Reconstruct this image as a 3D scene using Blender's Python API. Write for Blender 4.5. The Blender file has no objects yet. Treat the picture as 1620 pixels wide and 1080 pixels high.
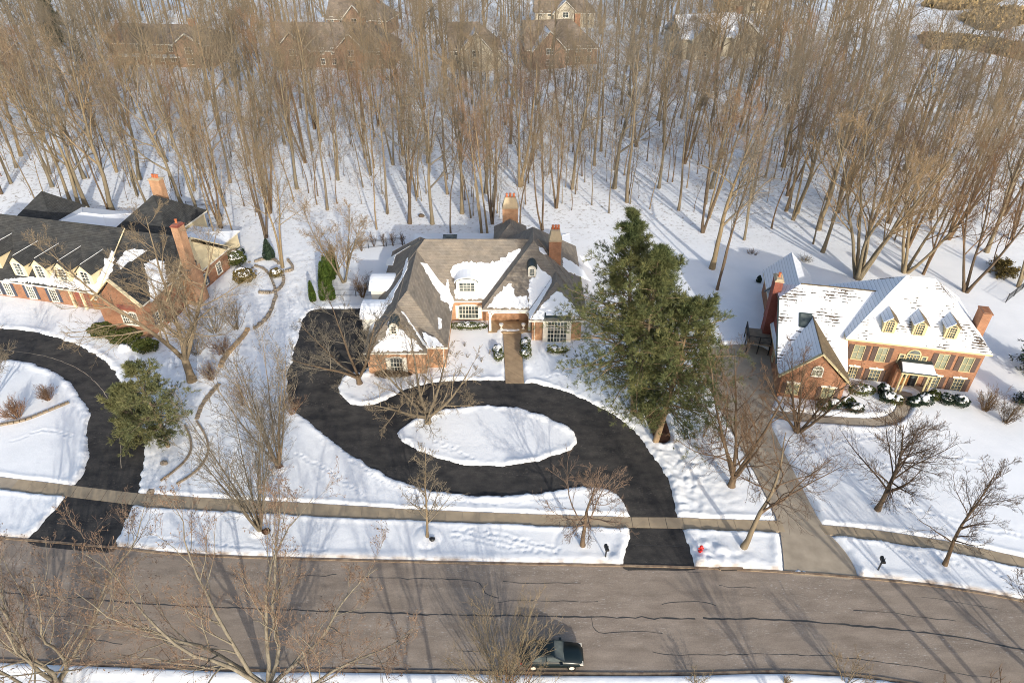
import bpy, math, random
import numpy as np
from mathutils import Vector, Matrix
R = math.radians
random.seed(7)
SC = bpy.context.scene
COL = SC.collection

# ------------------------------------------------------------------ camera, sky, sun, exposure
FPX, PITCH, CAMH = 1100.0, R(35.3), 50.0
cam = bpy.data.cameras.new('camera'); camo = bpy.data.objects.new('camera', cam); COL.objects.link(camo)
camo.location = (0, 0, CAMH); camo.rotation_euler = (R(90) - PITCH, 0, 0)
cam.sensor_width = 36; cam.lens = 36 * FPX / 1620; cam.clip_end = 6000; cam.clip_start = 0.5
SC.camera = camo
SUN_EL, SUN_AZ = R(20.5), R(19)
w = bpy.data.worlds.new('World'); SC.world = w; w.use_nodes = True
nt = w.node_tree
sky = nt.nodes.new('ShaderNodeTexSky'); sky.sky_type = 'NISHITA'; sky.sun_disc = False
sky.sun_elevation = SUN_EL; sky.sun_rotation = R(180) - SUN_AZ; sky.air_density = 1.0; sky.dust_density = 2.2
nt.links.new(sky.outputs[0], nt.nodes['Background'].inputs[0]); nt.nodes['Background'].inputs[1].default_value = 0.15
sl = bpy.data.lights.new('sun', 'SUN'); sl.energy = 2.25; sl.angle = R(0.6); sl.color = (1.0, 0.95, 0.85)
so = bpy.data.objects.new('sun', sl); COL.objects.link(so)
sd = Vector((-math.sin(SUN_AZ) * math.cos(SUN_EL), math.cos(SUN_AZ) * math.cos(SUN_EL), -math.sin(SUN_EL)))
so.rotation_euler = sd.to_track_quat('-Z', 'Y').to_euler()
SC.view_settings.view_transform = 'Standard'; SC.view_settings.look = 'None'
SC.view_settings.exposure = 0.76; SC.view_settings.gamma = 1
SC.cycles.use_denoising = True; SC.cycles.denoiser = 'OPENIMAGEDENOISE'; SC.cycles.denoising_input_passes = 'RGB_ALBEDO_NORMAL'; SC.cycles.denoising_prefilter = 'NONE'; SC.cycles.filter_width = 1.0; SC.cycles.max_bounces = 4; SC.cycles.diffuse_bounces = 2; SC.cycles.glossy_bounces = 2
SC.cycles.transparent_max_bounces = 4; SC.cycles.caustics_reflective = False; SC.cycles.caustics_refractive = False

# ------------------------------------------------------------------ where a point of the survey picture lies in the place
CT, ST = math.cos(PITCH), math.sin(PITCH)
def ray(px, py):
    u = (px - 810) / FPX; v = (py - 540) / FPX
    return Vector((u, CT - v * ST, -ST - v * CT))
def G(px, py, z=0.0):
    d = ray(px, py); t = (z - CAMH) / d.z
    return Vector((d.x * t, d.y * t, z))
def hit(px, py, p, n):
    d = ray(px, py); o = Vector((0, 0, CAMH))
    return o + d * ((Vector(p) - o).dot(n) / d.dot(n))
def proj(X, Y, Z):
    dz = Z - CAMH; zc = Y * CT - dz * ST; yc = -(Y * ST + dz * CT)
    return 810 + FPX * X / zc, 540 + FPX * yc / zc
def zoomf(x0, y0, k): return lambda a, b: (x0 + a / k, y0 + b / k)
Z1 = zoomf(0, 260, 3.375); Z2 = zoomf(460, 300, 3.375); Z3 = zoomf(1140, 380, 3.375)

# ------------------------------------------------------------------ materials
def nodes(name, rough=0.8, spec=0.3):
    m = bpy.data.materials.new(name); m.use_nodes = True
    t = m.node_tree; b = t.nodes['Principled BSDF']
    b.inputs['Roughness'].default_value = rough; b.inputs['Specular IOR Level'].default_value = spec
    return m, t, b
def N(t, kind, **kw):
    n = t.nodes.new(kind)
    for k, v in kw.items():
        if k in n.inputs: n.inputs[k].default_value = v
        else: setattr(n, k, v)
    return n
def ramp(t, stops, src):
    r = t.nodes.new('ShaderNodeValToRGB'); e = r.color_ramp.elements
    while len(e) < len(stops): e.new(0.5)
    for el, (p, c) in zip(e, stops):
        el.position = p; el.color = (c if len(c) == 4 else (*c, 1)) if not isinstance(c, (int, float)) else (c, c, c, 1)
    t.links.new(src, r.inputs[0]); return r
def vec(t, scale=(1, 1, 1)):
    tc = t.nodes.new('ShaderNodeTexCoord'); mp = t.nodes.new('ShaderNodeMapping'); mp.inputs['Scale'].default_value = scale
    t.links.new(tc.outputs['Object'], mp.inputs[0]); return mp.outputs[0]
def noise(t, scale, v=None, detail=3, rough=0.55):
    n = N(t, 'ShaderNodeTexNoise', Scale=scale, Detail=detail, Roughness=rough)
    t.links.new(v if v else vec(t), n.inputs['Vector']); return n.outputs[0]
def bump(t, b, src, strength=0.3, dist=0.05):
    bn = N(t, 'ShaderNodeBump', Strength=strength, Distance=dist); t.links.new(src, bn.inputs['Height'])
    t.links.new(bn.outputs[0], b.inputs['Normal'])
def mixc(t, fac, a, b, mode='MIX'):
    m = t.nodes.new('ShaderNodeMix'); m.data_type = 'RGBA'; m.blend_type = mode
    for sock, val in ((m.inputs[0], fac), (m.inputs[6], a), (m.inputs[7], b)):
        if isinstance(val, (int, float)): sock.default_value = val
        elif isinstance(val, tuple): sock.default_value = (*val, 1)
        else: t.links.new(val, sock)
    return m.outputs[2]
def plain(name, c1, c2=None, scale=2.0, rough=0.8, spec=0.3, bs=0.0, bscale=10.0, bdist=0.03, detail=4):
    m, t, b = nodes(name, rough, spec)
    c2 = c2 or tuple(x * 0.8 for x in c1)
    r = ramp(t, [(0.3, c1), (0.7, c2)], noise(t, scale, detail=detail)); t.links.new(r.outputs[0], b.inputs['Base Color'])
    if bs: bump(t, b, noise(t, bscale), bs, bdist)
    return m
def wallvec(t, zs=1.0):
    tc = t.nodes.new('ShaderNodeTexCoord'); s = t.nodes.new('ShaderNodeSeparateXYZ'); t.links.new(tc.outputs['Object'], s.inputs[0])
    a = N(t, 'ShaderNodeMath', operation='ADD'); t.links.new(s.outputs[0], a.inputs[0]); t.links.new(s.outputs[1], a.inputs[1])
    c = t.nodes.new('ShaderNodeCombineXYZ'); t.links.new(a.outputs[0], c.inputs[0]); t.links.new(s.outputs[2], c.inputs[1]); return c.outputs[0], s
def brickmat(name, c1, c2, mortar, bw=0.21, bh=0.075):
    m, t, b = nodes(name, 0.85, 0.2); v, s = wallvec(t)
    br = N(t, 'ShaderNodeTexBrick', Scale=1.0); br.inputs['Color1'].default_value = (*c1, 1); br.inputs['Color2'].default_value = (*c2, 1)
    br.inputs['Mortar'].default_value = (*mortar, 1); br.inputs['Mortar Size'].default_value = 0.008; br.inputs['Brick Width'].default_value = bw; br.inputs['Row Height'].default_value = bh
    t.links.new(v, br.inputs['Vector'])
    n = ramp(t, [(0.3, 0.78), (0.7, 1.1)], noise(t, 1.3, detail=5))
    t.links.new(mixc(t, 1.0, br.outputs[0], n.outputs[0], 'MULTIPLY'), b.inputs['Base Color'])
    bump(t, b, br.outputs['Fac'], -0.4, 0.01); return m
def shinglemat(name, c1, c2, gap, w_=0.6, h_=0.14, bias=0.0):
    m, t, b = nodes(name, 0.9, 0.15); v, s = wallvec(t)
    br = N(t, 'ShaderNodeTexBrick', Scale=1.0); br.inputs['Color1'].default_value = (*c1, 1); br.inputs['Color2'].default_value = (*c2, 1)
    br.inputs['Mortar'].default_value = (*gap, 1); br.inputs['Mortar Size'].default_value = 0.012; br.inputs['Brick Width'].default_value = w_; br.inputs['Row Height'].default_value = h_
    br.inputs['Mortar Smooth'].default_value = 0.4; br.offset_frequency = 2; br.inputs['Bias'].default_value = bias
    t.links.new(v, br.inputs['Vector'])
    big = N(t, 'ShaderNodeTexBrick', Scale=1.0); big.inputs['Color1'].default_value = (1.08, 1.05, 1.0, 1); big.inputs['Color2'].default_value = (0.86, 0.87, 0.88, 1)
    big.inputs['Mortar'].default_value = (0.95, 0.95, 0.95, 1); big.inputs['Brick Width'].default_value = 1.3; big.inputs['Row Height'].default_value = 0.42
    t.links.new(v, big.inputs['Vector'])
    n = ramp(t, [(0.3, 0.82), (0.7, 1.12)], noise(t, 0.9, detail=6))
    c = mixc(t, 1.0, br.outputs[0], big.outputs[0], 'MULTIPLY'); c = mixc(t, 1.0, c, n.outputs[0], 'MULTIPLY')
    t.links.new(c, b.inputs['Base Color']); bump(t, b, br.outputs['Fac'], -0.5, 0.02); return m
def snowmat(name='snow', tint=(0.86, 0.87, 0.88), b1=0.5, rowed=False):
    m, t, b = nodes(name, 0.6, 0.25)
    r = ramp(t, [(0.3, tuple(x * 0.95 for x in tint)), (0.65, tint)], noise(t, 0.35, detail=5))
    t.links.new(r.outputs[0], b.inputs['Base Color'])
    n1 = noise(t, 2.2, detail=6, rough=0.6); n2 = noise(t, 0.5, detail=2)
    mm = N(t, 'ShaderNodeMath', operation='MULTIPLY'); t.links.new(n1, mm.inputs[0]); t.links.new(n2, mm.inputs[1])
    bump(t, b, mm.outputs[0], b1, 0.16); return m
def groundmat():
    m, t, b = nodes('snow_ground', 0.62, 0.2)
    r = ramp(t, [(0.3, (0.8, 0.81, 0.82)), (0.6, (0.87, 0.875, 0.88))], noise(t, 0.25, detail=6))
    # leaf litter and twigs poking through beneath the wood (a per-vertex mask set from where the wood stands)
    at = N(t, 'ShaderNodeAttribute', attribute_name='litter')
    sp = ramp(t, [(0.53, 0.0), (0.68, 1.0)], noise(t, 1.6, detail=8, rough=0.7))
    mm = N(t, 'ShaderNodeMath', operation='MULTIPLY'); t.links.new(at.outputs['Fac'], mm.inputs[0]); t.links.new(sp.outputs[0], mm.inputs[1])
    c = mixc(t, mm.outputs[0], r.outputs[0], (0.30, 0.245, 0.19))
    at2 = N(t, 'ShaderNodeAttribute', attribute_name='dirt')
    c = mixc(t, at2.outputs['Fac'], c, (0.23, 0.15, 0.09))
    t.links.new(c, b.inputs['Base Color'])
    bump(t, b, noise(t, 2.4, detail=8, rough=0.7), 0.26, 0.10); return m
def asphalt(name, base, var, light, lamt, streak=(0.15, 2.0, 1)):
    m, t, b = nodes(name, 0.88, 0.25)
    v = vec(t, streak); n1 = noise(t, 1.2, v, detail=6, rough=0.6)
    r = ramp(t, [(0.3, base), (0.7, var)], n1)
    f = ramp(t, [(0.35, 0.85), (0.7, 1.15)], noise(t, 9.0, detail=6, rough=0.7))
    c = mixc(t, 1.0, r.outputs[0], f.outputs[0], 'MULTIPLY')
    v2 = vec(t, (0.55, 1.9, 1))
    s1 = ramp(t, [(0.56, 0.0), (0.68, 1.0)], noise(t, 4.5, v2, detail=9, rough=0.75))
    s2 = ramp(t, [(0.42, 0.0), (0.58, 1.0)], noise(t, 0.28, vec(t, (0.35, 1.5, 1)), detail=3))
    mm = N(t, 'ShaderNodeMath', operation='MULTIPLY'); t.links.new(s1.outputs[0], mm.inputs[0]); t.links.new(s2.outputs[0], mm.inputs[1])
    m2 = N(t, 'ShaderNodeMath', operation='MULTIPLY'); t.links.new(mm.outputs[0], m2.inputs[0]); m2.inputs[1].default_value = lamt
    t.links.new(mixc(t, m2.outputs[0], c, light), b.inputs['Base Color'])
    bump(t, b, noise(t, 22, detail=4), 0.35, 0.02); return m
def snowtile(name):
    # brown shakes with snow lying on the courses: courses show as thin dark lines and ragged bare patches
    m, t, b = nodes(name, 0.8, 0.2); v, s = wallvec(t)
    br = N(t, 'ShaderNodeTexBrick', Scale=1.0); br.inputs['Color1'].default_value = (0.13, 0.10, 0.075, 1); br.inputs['Color2'].default_value = (0.085, 0.068, 0.055, 1)
    br.inputs['Mortar'].default_value = (0.03, 0.025, 0.02, 1); br.inputs['Brick Width'].default_value = 0.3; br.inputs['Row Height'].default_value = 0.21; br.inputs['Mortar Size'].default_value = 0.02
    t.links.new(v, br.inputs['Vector'])
    fr = N(t, 'ShaderNodeMath', operation='FRACT'); dv = N(t, 'ShaderNodeMath', operation='DIVIDE'); dv.inputs[1].default_value = 0.21
    t.links.new(s.outputs[2], dv.inputs[0]); t.links.new(dv.outputs[0], fr.inputs[0])
    big = noise(t, 0.33, detail=4, rough=0.6); fine = noise(t, 3.0, vec(t, (1, 1, 3)), detail=4)
    a = N(t, 'ShaderNodeMath', operation='MULTIPLY_ADD'); t.links.new(big, a.inputs[0]); a.inputs[1].default_value = 2.6; a.inputs[2].default_value = -1.41
    a2 = N(t, 'ShaderNodeMath', operation='MULTIPLY_ADD'); t.links.new(fine, a2.inputs[0]); a2.inputs[1].default_value = 1.1; t.links.new(a.outputs[0], a2.inputs[2])
    a3 = N(t, 'ShaderNodeMath', operation='MULTIPLY_ADD'); t.links.new(fr.outputs[0], a3.inputs[0]); a3.inputs[1].default_value = 0.5; t.links.new(a2.outputs[0], a3.inputs[2])
    k = ramp(t, [(0.93, 0.0), (1.0, 1.0)], a3.outputs[0])
    t.links.new(mixc(t, k.outputs[0], (0.86, 0.87, 0.88), br.outputs[0]), b.inputs['Base Color'])
    bump(t, b, fr.outputs[0], -0.5, 0.03); return m
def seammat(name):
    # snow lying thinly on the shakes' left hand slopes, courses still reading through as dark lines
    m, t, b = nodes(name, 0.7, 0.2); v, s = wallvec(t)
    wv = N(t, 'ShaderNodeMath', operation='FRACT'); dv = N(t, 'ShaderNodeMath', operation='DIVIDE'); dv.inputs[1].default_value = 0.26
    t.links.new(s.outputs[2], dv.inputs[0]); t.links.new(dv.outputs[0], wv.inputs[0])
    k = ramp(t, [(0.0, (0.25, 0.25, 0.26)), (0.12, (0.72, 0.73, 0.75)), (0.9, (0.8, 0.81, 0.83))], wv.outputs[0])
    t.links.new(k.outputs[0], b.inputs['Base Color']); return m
def barkmat(name, c1, c2, low=None):
    m, t, b = nodes(name, 0.95, 0.1)
    r = ramp(t, [(0.3, c1), (0.7, c2)], noise(t, 1.5, vec(t, (3, 3, 0.5)), detail=4))
    oi = t.nodes.new('ShaderNodeObjectInfo'); rr = ramp(t, [(0.0, (0.8, 0.82, 0.85)), (0.5, (1, 0.98, 0.95)), (1.0, (1.2, 1.08, 0.92))], oi.outputs['Random'])
    t.links.new(mixc(t, 1.0, r.outputs[0], rr.outputs[0], 'MULTIPLY'), b.inputs['Base Color']); return m
def leafmat(name, c1, c2, scale=0.8):
    m, t, b = nodes(name, 0.75, 0.2)
    r = ramp(t, [(0.3, c1), (0.55, tuple((p + q) / 2 for p, q in zip(c1, c2))), (0.72, c2)], noise(t, scale, detail=4))
    t.links.new(r.outputs[0], b.inputs['Base Color']); return m

M = dict(
    snow=snowmat(), ground=groundmat(), roofsnow=snowmat('roof_snow', (0.87, 0.88, 0.89), 0.35),
    road=asphalt('road_asphalt', (0.215, 0.172, 0.135), (0.345, 0.28, 0.222), (0.62, 0.60, 0.57), 0.85, (0.3, 0.9, 1)),
    drive=asphalt('driveway_asphalt', (0.022, 0.022, 0.023), (0.075, 0.068, 0.061), (0.22, 0.19, 0.16), 0.8, (0.45, 0.7, 1)),
    concrete=plain('concrete', (0.44, 0.365, 0.275), (0.31, 0.258, 0.195), 0.8, 0.9, 0.2, 0.2, 20, 0.01, 8),
    slab=plain('sidewalk_concrete', (0.46, 0.36, 0.24), (0.31, 0.245, 0.17), 0.7, 0.9, 0.2, 0.2, 20, 0.01, 8),
    curb=plain('curb_concrete', (0.34, 0.26, 0.18), (0.13, 0.085, 0.06), 1.5, 0.9, 0.2, detail=8),
    tar=plain('tar', (0.04, 0.039, 0.038), (0.06, 0.057, 0.053), 3, 0.5, 0.4),
    brick=brickmat('orange_brick', (0.50, 0.262, 0.138), (0.395, 0.19, 0.095), (0.44, 0.35, 0.255)),
    brickr=brickmat('red_brick', (0.37, 0.165, 0.085), (0.275, 0.115, 0.06), (0.33, 0.24, 0.17)),
    brickm=brickmat('weathered_brick', (0.36, 0.22, 0.14), (0.27, 0.165, 0.11), (0.34, 0.27, 0.2)),
    brickd=brickmat('dark_red_brick', (0.28, 0.075, 0.05), (0.20, 0.05, 0.035), (0.26, 0.15, 0.12)),
    paver=brickmat('brick_paver', (0.44, 0.31, 0.185), (0.36, 0.25, 0.15), (0.32, 0.25, 0.17), 0.3, 0.3),
    siding=plain('cream_siding', (0.78, 0.66, 0.42), (0.72, 0.60, 0.38), 1.5, 0.7),
    rearcream=plain('rear_cream_siding', (0.52, 0.46, 0.35), (0.46, 0.41, 0.31), 1.5, 0.7),
    white=plain('white_trim', (0.80, 0.76, 0.66), (0.74, 0.70, 0.60), 2, 0.6),
    tan=plain('tan_trim', (0.56, 0.47, 0.27), (0.48, 0.40, 0.23), 2, 0.6),
    roofg=shinglemat('grey_brown_shingle', (0.265, 0.23, 0.19), (0.215, 0.188, 0.158), (0.15, 0.13, 0.11)),
    roofb=shinglemat('charcoal_shingle', (0.075, 0.076, 0.075), (0.05, 0.051, 0.051), (0.026, 0.026, 0.027)),
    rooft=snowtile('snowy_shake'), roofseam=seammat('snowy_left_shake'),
    roofbr=shinglemat('brown_shake', (0.20, 0.15, 0.09), (0.14, 0.105, 0.065), (0.05, 0.04, 0.03), 0.3, 0.2),
    roofrear=shinglemat('rear_roof_shingle', (0.31, 0.25, 0.195), (0.245, 0.2, 0.16), (0.1, 0.08, 0.06)),
    metal=plain('dark_green_metal', (0.035, 0.05, 0.048), (0.028, 0.04, 0.04), 2, 0.4, 0.5),
    black=plain('black_metal', (0.012, 0.012, 0.013), (0.02, 0.02, 0.02), 4, 0.45, 0.5),
    shutterb=plain('blue_grey_shutter', (0.075, 0.085, 0.115), (0.06, 0.068, 0.09), 3, 0.6),
    shutterd=plain('brown_shutter', (0.105, 0.072, 0.06), (0.085, 0.058, 0.05), 3, 0.6),
    wood=plain('stained_wood', (0.32, 0.15, 0.05), (0.22, 0.10, 0.035), 3, 0.5), 
    cap=plain('chimney_mortar', (0.50, 0.40, 0.26), (0.40, 0.32, 0.22), 3, 0.9),
    terra=plain('terracotta', (0.52, 0.16, 0.065), (0.42, 0.12, 0.05), 5, 0.8),
    stone=plain('field_stone', (0.36, 0.30, 0.23), (0.18, 0.15, 0.12), 1.6, 0.95, 0.1, 0.6, 8, 0.05),
    timber=plain('weathered_timber', (0.30, 0.24, 0.17), (0.2, 0.155, 0.11), 2, 0.9),
    mulch=plain('mulch', (0.085, 0.042, 0.026), (0.045, 0.025, 0.017), 6, 0.95, 0.1, 0.8, 18, 0.06),
    red=plain('red_paint', (0.62, 0.03, 0.02), (0.55, 0.025, 0.02), 5, 0.4, 0.5),
    reeds=plain('dry_reeds', (0.42, 0.31, 0.16), (0.3, 0.22, 0.115), 0.6, 0.95, 0.1, 0.8, 3, 0.3),
    carp=plain('dark_green_car_paint', (0.004, 0.010, 0.011), (0.004, 0.009, 0.010), 2, 0.3, 0.5),
    rubber=plain('rubber', (0.015, 0.015, 0.015), None, 4, 0.8),
    chrome=plain('headlight', (0.72, 0.66, 0.55), None, 3, 0.25, 0.6),
    oak=barkmat('oak_bark', (0.255, 0.212, 0.145), (0.175, 0.146, 0.102)), oakt=barkmat('oak_twig', (0.27, 0.218, 0.15), (0.205, 0.165, 0.117)),
    grey=barkmat('grey_bark', (0.235, 0.192, 0.135), (0.165, 0.134, 0.095)), greyt=barkmat('grey_twig', (0.24, 0.205, 0.155), (0.18, 0.155, 0.12)),
    dark=barkmat('dark_bark', (0.175, 0.128, 0.085), (0.11, 0.08, 0.056)), darkt=barkmat('dark_twig', (0.17, 0.115, 0.075), (0.115, 0.08, 0.056)),
    syc=barkmat('pale_bark', (0.30, 0.262, 0.195), (0.165, 0.14, 0.105)), syct=barkmat('budding_twig', (0.25, 0.175, 0.128), (0.19, 0.138, 0.102)),
    shrub=barkmat('shrub_stem', (0.25, 0.165, 0.115), (0.17, 0.11, 0.075)),
    pineb=barkmat('pine_bark', (0.30, 0.235, 0.165), (0.2, 0.155, 0.11)),
    pine=leafmat('pine_needles', (0.06, 0.083, 0.034), (0.178, 0.17, 0.065), 0.4),
    pine2=leafmat('grey_green_needles', (0.09, 0.108, 0.05), (0.2, 0.188, 0.08), 0.6),
    arb=leafmat('arborvitae_leaf', (0.035, 0.07, 0.012), (0.085, 0.115, 0.02), 1.5),
    spruce=leafmat('dark_spruce', (0.018, 0.035, 0.022), (0.04, 0.06, 0.035), 1.0),
    box=leafmat('boxwood_leaf', (0.04, 0.06, 0.015), (0.105, 0.105, 0.028), 2.5),
    bronze=leafmat('bronze_leaf', (0.13, 0.10, 0.03), (0.16, 0.12, 0.05), 2.5),
)
def glassmat(name, c, c2):
    m, t, b = nodes(name, 0.08, 0.6)
    r = ramp(t, [(0.35, c), (0.65, c2)], noise(t, 0.8, detail=2)); t.links.new(r.outputs[0], b.inputs['Base Color']); return m
M['glass'] = glassmat('window_glass', (0.02, 0.028, 0.03), (0.13, 0.15, 0.14))
M['glassb'] = glassmat('blind_behind_glass', (0.20, 0.22, 0.15), (0.27, 0.28, 0.2))

# ------------------------------------------------------------------ mesh helpers
def link(name, me, parent=None, mat=None):
    o = bpy.data.objects.new(name, me); COL.objects.link(o)
    if mat is not None and me is not None and len(me.materials) == 0: me.materials.append(M[mat] if isinstance(mat, str) else mat)
    if parent: o.parent = parent
    return o
def tag(o, label=None, cat=None, group=None, kind=None):
    if label: o['label'] = label
    if cat: o['category'] = cat
    if group: o['group'] = group
    if kind: o['kind'] = kind
    return o
def empty(name, loc, rz=0.0):
    o = bpy.data.objects.new(name, None); COL.objects.link(o); o.location = loc; o.rotation_euler = (0, 0, rz); o.empty_display_size = 0.5; return o
def npmesh(name, V, tris=None, quads=None, smooth=False):
    me = bpy.data.meshes.new(name); V = np.asarray(V, dtype=np.float32)
    tris = np.zeros((0, 3), int) if tris is None else np.asarray(tris); quads = np.zeros((0, 4), int) if quads is None else np.asarray(quads)
    loops = np.concatenate([tris.ravel(), quads.ravel()]).astype(np.int32)
    me.vertices.add(len(V)); me.vertices.foreach_set('co', V.ravel()); me.loops.add(len(loops)); me.loops.foreach_set('vertex_index', loops)
    starts = np.concatenate([np.arange(len(tris)) * 3, len(tris) * 3 + np.arange(len(quads)) * 4]).astype(np.int32)
    tot = np.concatenate([np.full(len(tris), 3), np.full(len(quads), 4)]).astype(np.int32)
    me.polygons.add(len(starts)); me.polygons.foreach_set('loop_start', starts); me.polygons.foreach_set('loop_total', tot)
    if smooth: me.polygons.foreach_set('use_smooth', np.ones(len(starts), dtype=bool))
    me.update(calc_edges=True); return me
class MB:
    def __init__(s): s.v = []; s.f = []
    def poly(s, pts): b = len(s.v); s.v += [tuple(p) for p in pts]; s.f.append(tuple(range(b, b + len(pts)))); return s
    def hexa(s, lo, hi):            # two rings of equal length, closed
        n = len(lo); b = len(s.v); s.v += [tuple(p) for p in lo] + [tuple(p) for p in hi]
        s.f.append(tuple(b + i for i in reversed(range(n)))); s.f.append(tuple(b + n + i for i in range(n)))
        for i in range(n): j = (i + 1) % n; s.f.append((b + i, b + j, b + n + j, b + n + i))
        return s
    def box(s, x0, x1, y0, y1, z0, z1):
        q = [(x0, y0), (x1, y0), (x1, y1), (x0, y1)]
        return s.hexa([(x, y, z0) for x, y in q], [(x, y, z1) for x, y in q])
    def fbox(s, o, ux, uz, n, u0, u1, w0, w1, d0, d1):    # box in a wall's own frame: along, up, out
        o, ux, uz, n = Vector(o), Vector(ux), Vector(uz), Vector(n)
        q = [(u0, w0), (u1, w0), (u1, w1), (u0, w1)]
        return s.hexa([o + ux * u + uz * w_ + n * d0 for u, w_ in q], [o + ux * u + uz * w_ + n * d1 for u, w_ in q])
    def tube(s, pts, rad, sides=6, cap=True):
        rings = []
        for i, p in enumerate(pts):
            p = Vector(p); a = Vector(pts[max(i - 1, 0)]); c = Vector(pts[min(i + 1, len(pts) - 1)]); t = (c - a).normalized()
            x = t.orthogonal().normalized() if i == 0 else (x - t * x.dot(t)).normalized(); y = t.cross(x)
            r = rad[i] if isinstance(rad, (list, tuple)) else rad
            rings.append(len(s.v)); s.v += [tuple(p + x * (r * math.cos(k * 2 * math.pi / sides)) + y * (r * math.sin(k * 2 * math.pi / sides))) for k in range(sides)]
        for a, c in zip(rings, rings[1:]):
            for k in range(sides): j = (k + 1) % sides; s.f.append((a + k, a + j, c + j, c + k))
        if cap: s.f.append(tuple(rings[0] + k for k in reversed(range(sides)))); s.f.append(tuple(rings[-1] + k for k in range(sides)))
        return s
    def lathe(s, prof, sides=12, c=(0, 0, 0)):
        b = len(s.v); n = len(prof)
        for r, z in prof: s.v += [(c[0] + r * math.cos(k * 2 * math.pi / sides), c[1] + r * math.sin(k * 2 * math.pi / sides), c[2] + z) for k in range(sides)]
        for i in range(n - 1):
            for k in range(sides): j = (k + 1) % sides; s.f.append((b + i * sides + k, b + i * sides + j, b + (i + 1) * sides + j, b + (i + 1) * sides + k))
        s.f.append(tuple(b + k for k in reversed(range(sides)))); s.f.append(tuple(b + (n - 1) * sides + k for k in range(sides))); return s
    def build(s, name, mat, parent=None, off=None, smooth=False):
        me = bpy.data.meshes.new(name); v = s.v
        if off is not None: v = [(x - off[0], y - off[1], z - off[2]) for x, y, z in v]
        me.from_pydata(v, [], s.f); me.update()
        if smooth: me.polygons.foreach_set('use_smooth', [True] * len(me.polygons))
        return link(name, me, parent, mat)

# numpy value noise
def vnoise(x, y, seed=0):
    xi = np.floor(x).astype(np.int64); yi = np.floor(y).astype(np.int64); xf = x - xi; yf = y - yi
    def h(a, b):
        n = (a * 374761393 + b * 668265263 + seed * 1442695041) & 0xffffffff
        n = ((n ^ (n >> 13)) * 1274126177) & 0xffffffff
        return ((n ^ (n >> 16)) & 0xffff) / 65535.0
    u = xf * xf * (3 - 2 * xf); v = yf * yf * (3 - 2 * yf)
    return (h(xi, yi) * (1 - u) + h(xi + 1, yi) * u) * (1 - v) + (h(xi, yi + 1) * (1 - u) + h(xi + 1, yi + 1) * u) * v
def fbm(x, y, s, seed=0, oct=3):
    r = 0; a = 0.5
    for i in range(oct): r = r + a * vnoise(x / s, y / s, seed + i); s *= 0.5; a *= 0.5
    return r - 0.5 * (1 - 0.5 ** oct)
def smooth_closed(pts, it=2):
    for _ in range(it):
        q = []
        for i in range(len(pts)):
            a, b = pts[i], pts[(i + 1) % len(pts)]
            q += [(a[0] * .75 + b[0] * .25, a[1] * .75 + b[1] * .25), (a[0] * .25 + b[0] * .75, a[1] * .25 + b[1] * .75)]
        pts = q
    return pts
def smooth_open(pts, it=2):
    for _ in range(it):
        q = [pts[0]]
        for a, b in zip(pts, pts[1:]): q += [(a[0] * .75 + b[0] * .25, a[1] * .75 + b[1] * .25), (a[0] * .25 + b[0] * .75, a[1] * .25 + b[1] * .75)]
        pts = q + [pts[-1]]
    return pts
def gp(pts): return [tuple(G(*p)[:2]) for p in pts]
def sdf(X, Y, poly):
    d = np.full(X.shape, 1e9); ins = np.zeros(X.shape, bool); n = len(poly)
    for i in range(n):
        ax, ay = poly[i]; bx, by = poly[(i + 1) % n]; ex, ey = bx - ax, by - ay; L = ex * ex + ey * ey + 1e-12
        t = np.clip(((X - ax) * ex + (Y - ay) * ey) / L, 0, 1); d = np.minimum(d, (X - ax - t * ex) ** 2 + (Y - ay - t * ey) ** 2)
        if ay != by:
            c = (ay > Y) != (by > Y); ins ^= c & (X < ex * (Y - ay) / ey + ax)
    d = np.sqrt(d); return np.where(ins, -d, d)

# ------------------------------------------------------------------ outlines of what is cleared of snow
road_far = smooth_open(gp([(-400, 822), (-150, 838), (0, 852), (180, 867), (290, 880), (540, 887), (700, 891), (810, 893), (985, 896), (1100, 899), (1240, 906), (1350, 914), (1480, 927), (1620, 951), (1760, 985), (1950, 1050)]))
road_near = smooth_open(gp([(-400, 1015), (0, 1043), (104, 1047), (401, 1059), (540, 1058), (920, 1064), (1100, 1064), (1233, 1059), (1371, 1067), (1450, 1080), (1620, 1115), (1900, 1230)]))
road_far = [(-220, 62)] + road_far + [(120, 2)]; road_near = [(-220, 52)] + road_near + [(110, -5)]
road_poly = road_far + road_near[::-1]
sw_up = gp([(-300, 717), (-100, 742), (0, 754), (116, 768), (217, 780), (334, 788), (480, 795), (640, 805), (810, 812), (1000, 818), (1060, 818), (1110, 820), (1236, 824)])
sw_lo = gp([(-300, 733), (-100, 760), (0, 772), (104, 785), (217, 799), (346, 807), (480, 814), (640, 821), (810, 828), (985, 834), (1100, 836), (1245, 841)])
sr_up = gp([(1296, 830), (1350, 834), (1400, 840), (1500, 856), (1620, 882), (1760, 920), (1900, 965)])
sr_lo = gp([(1306, 845), (1350, 849), (1400, 855), (1500, 871), (1620, 897), (1760, 936), (1900, 982)])
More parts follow.
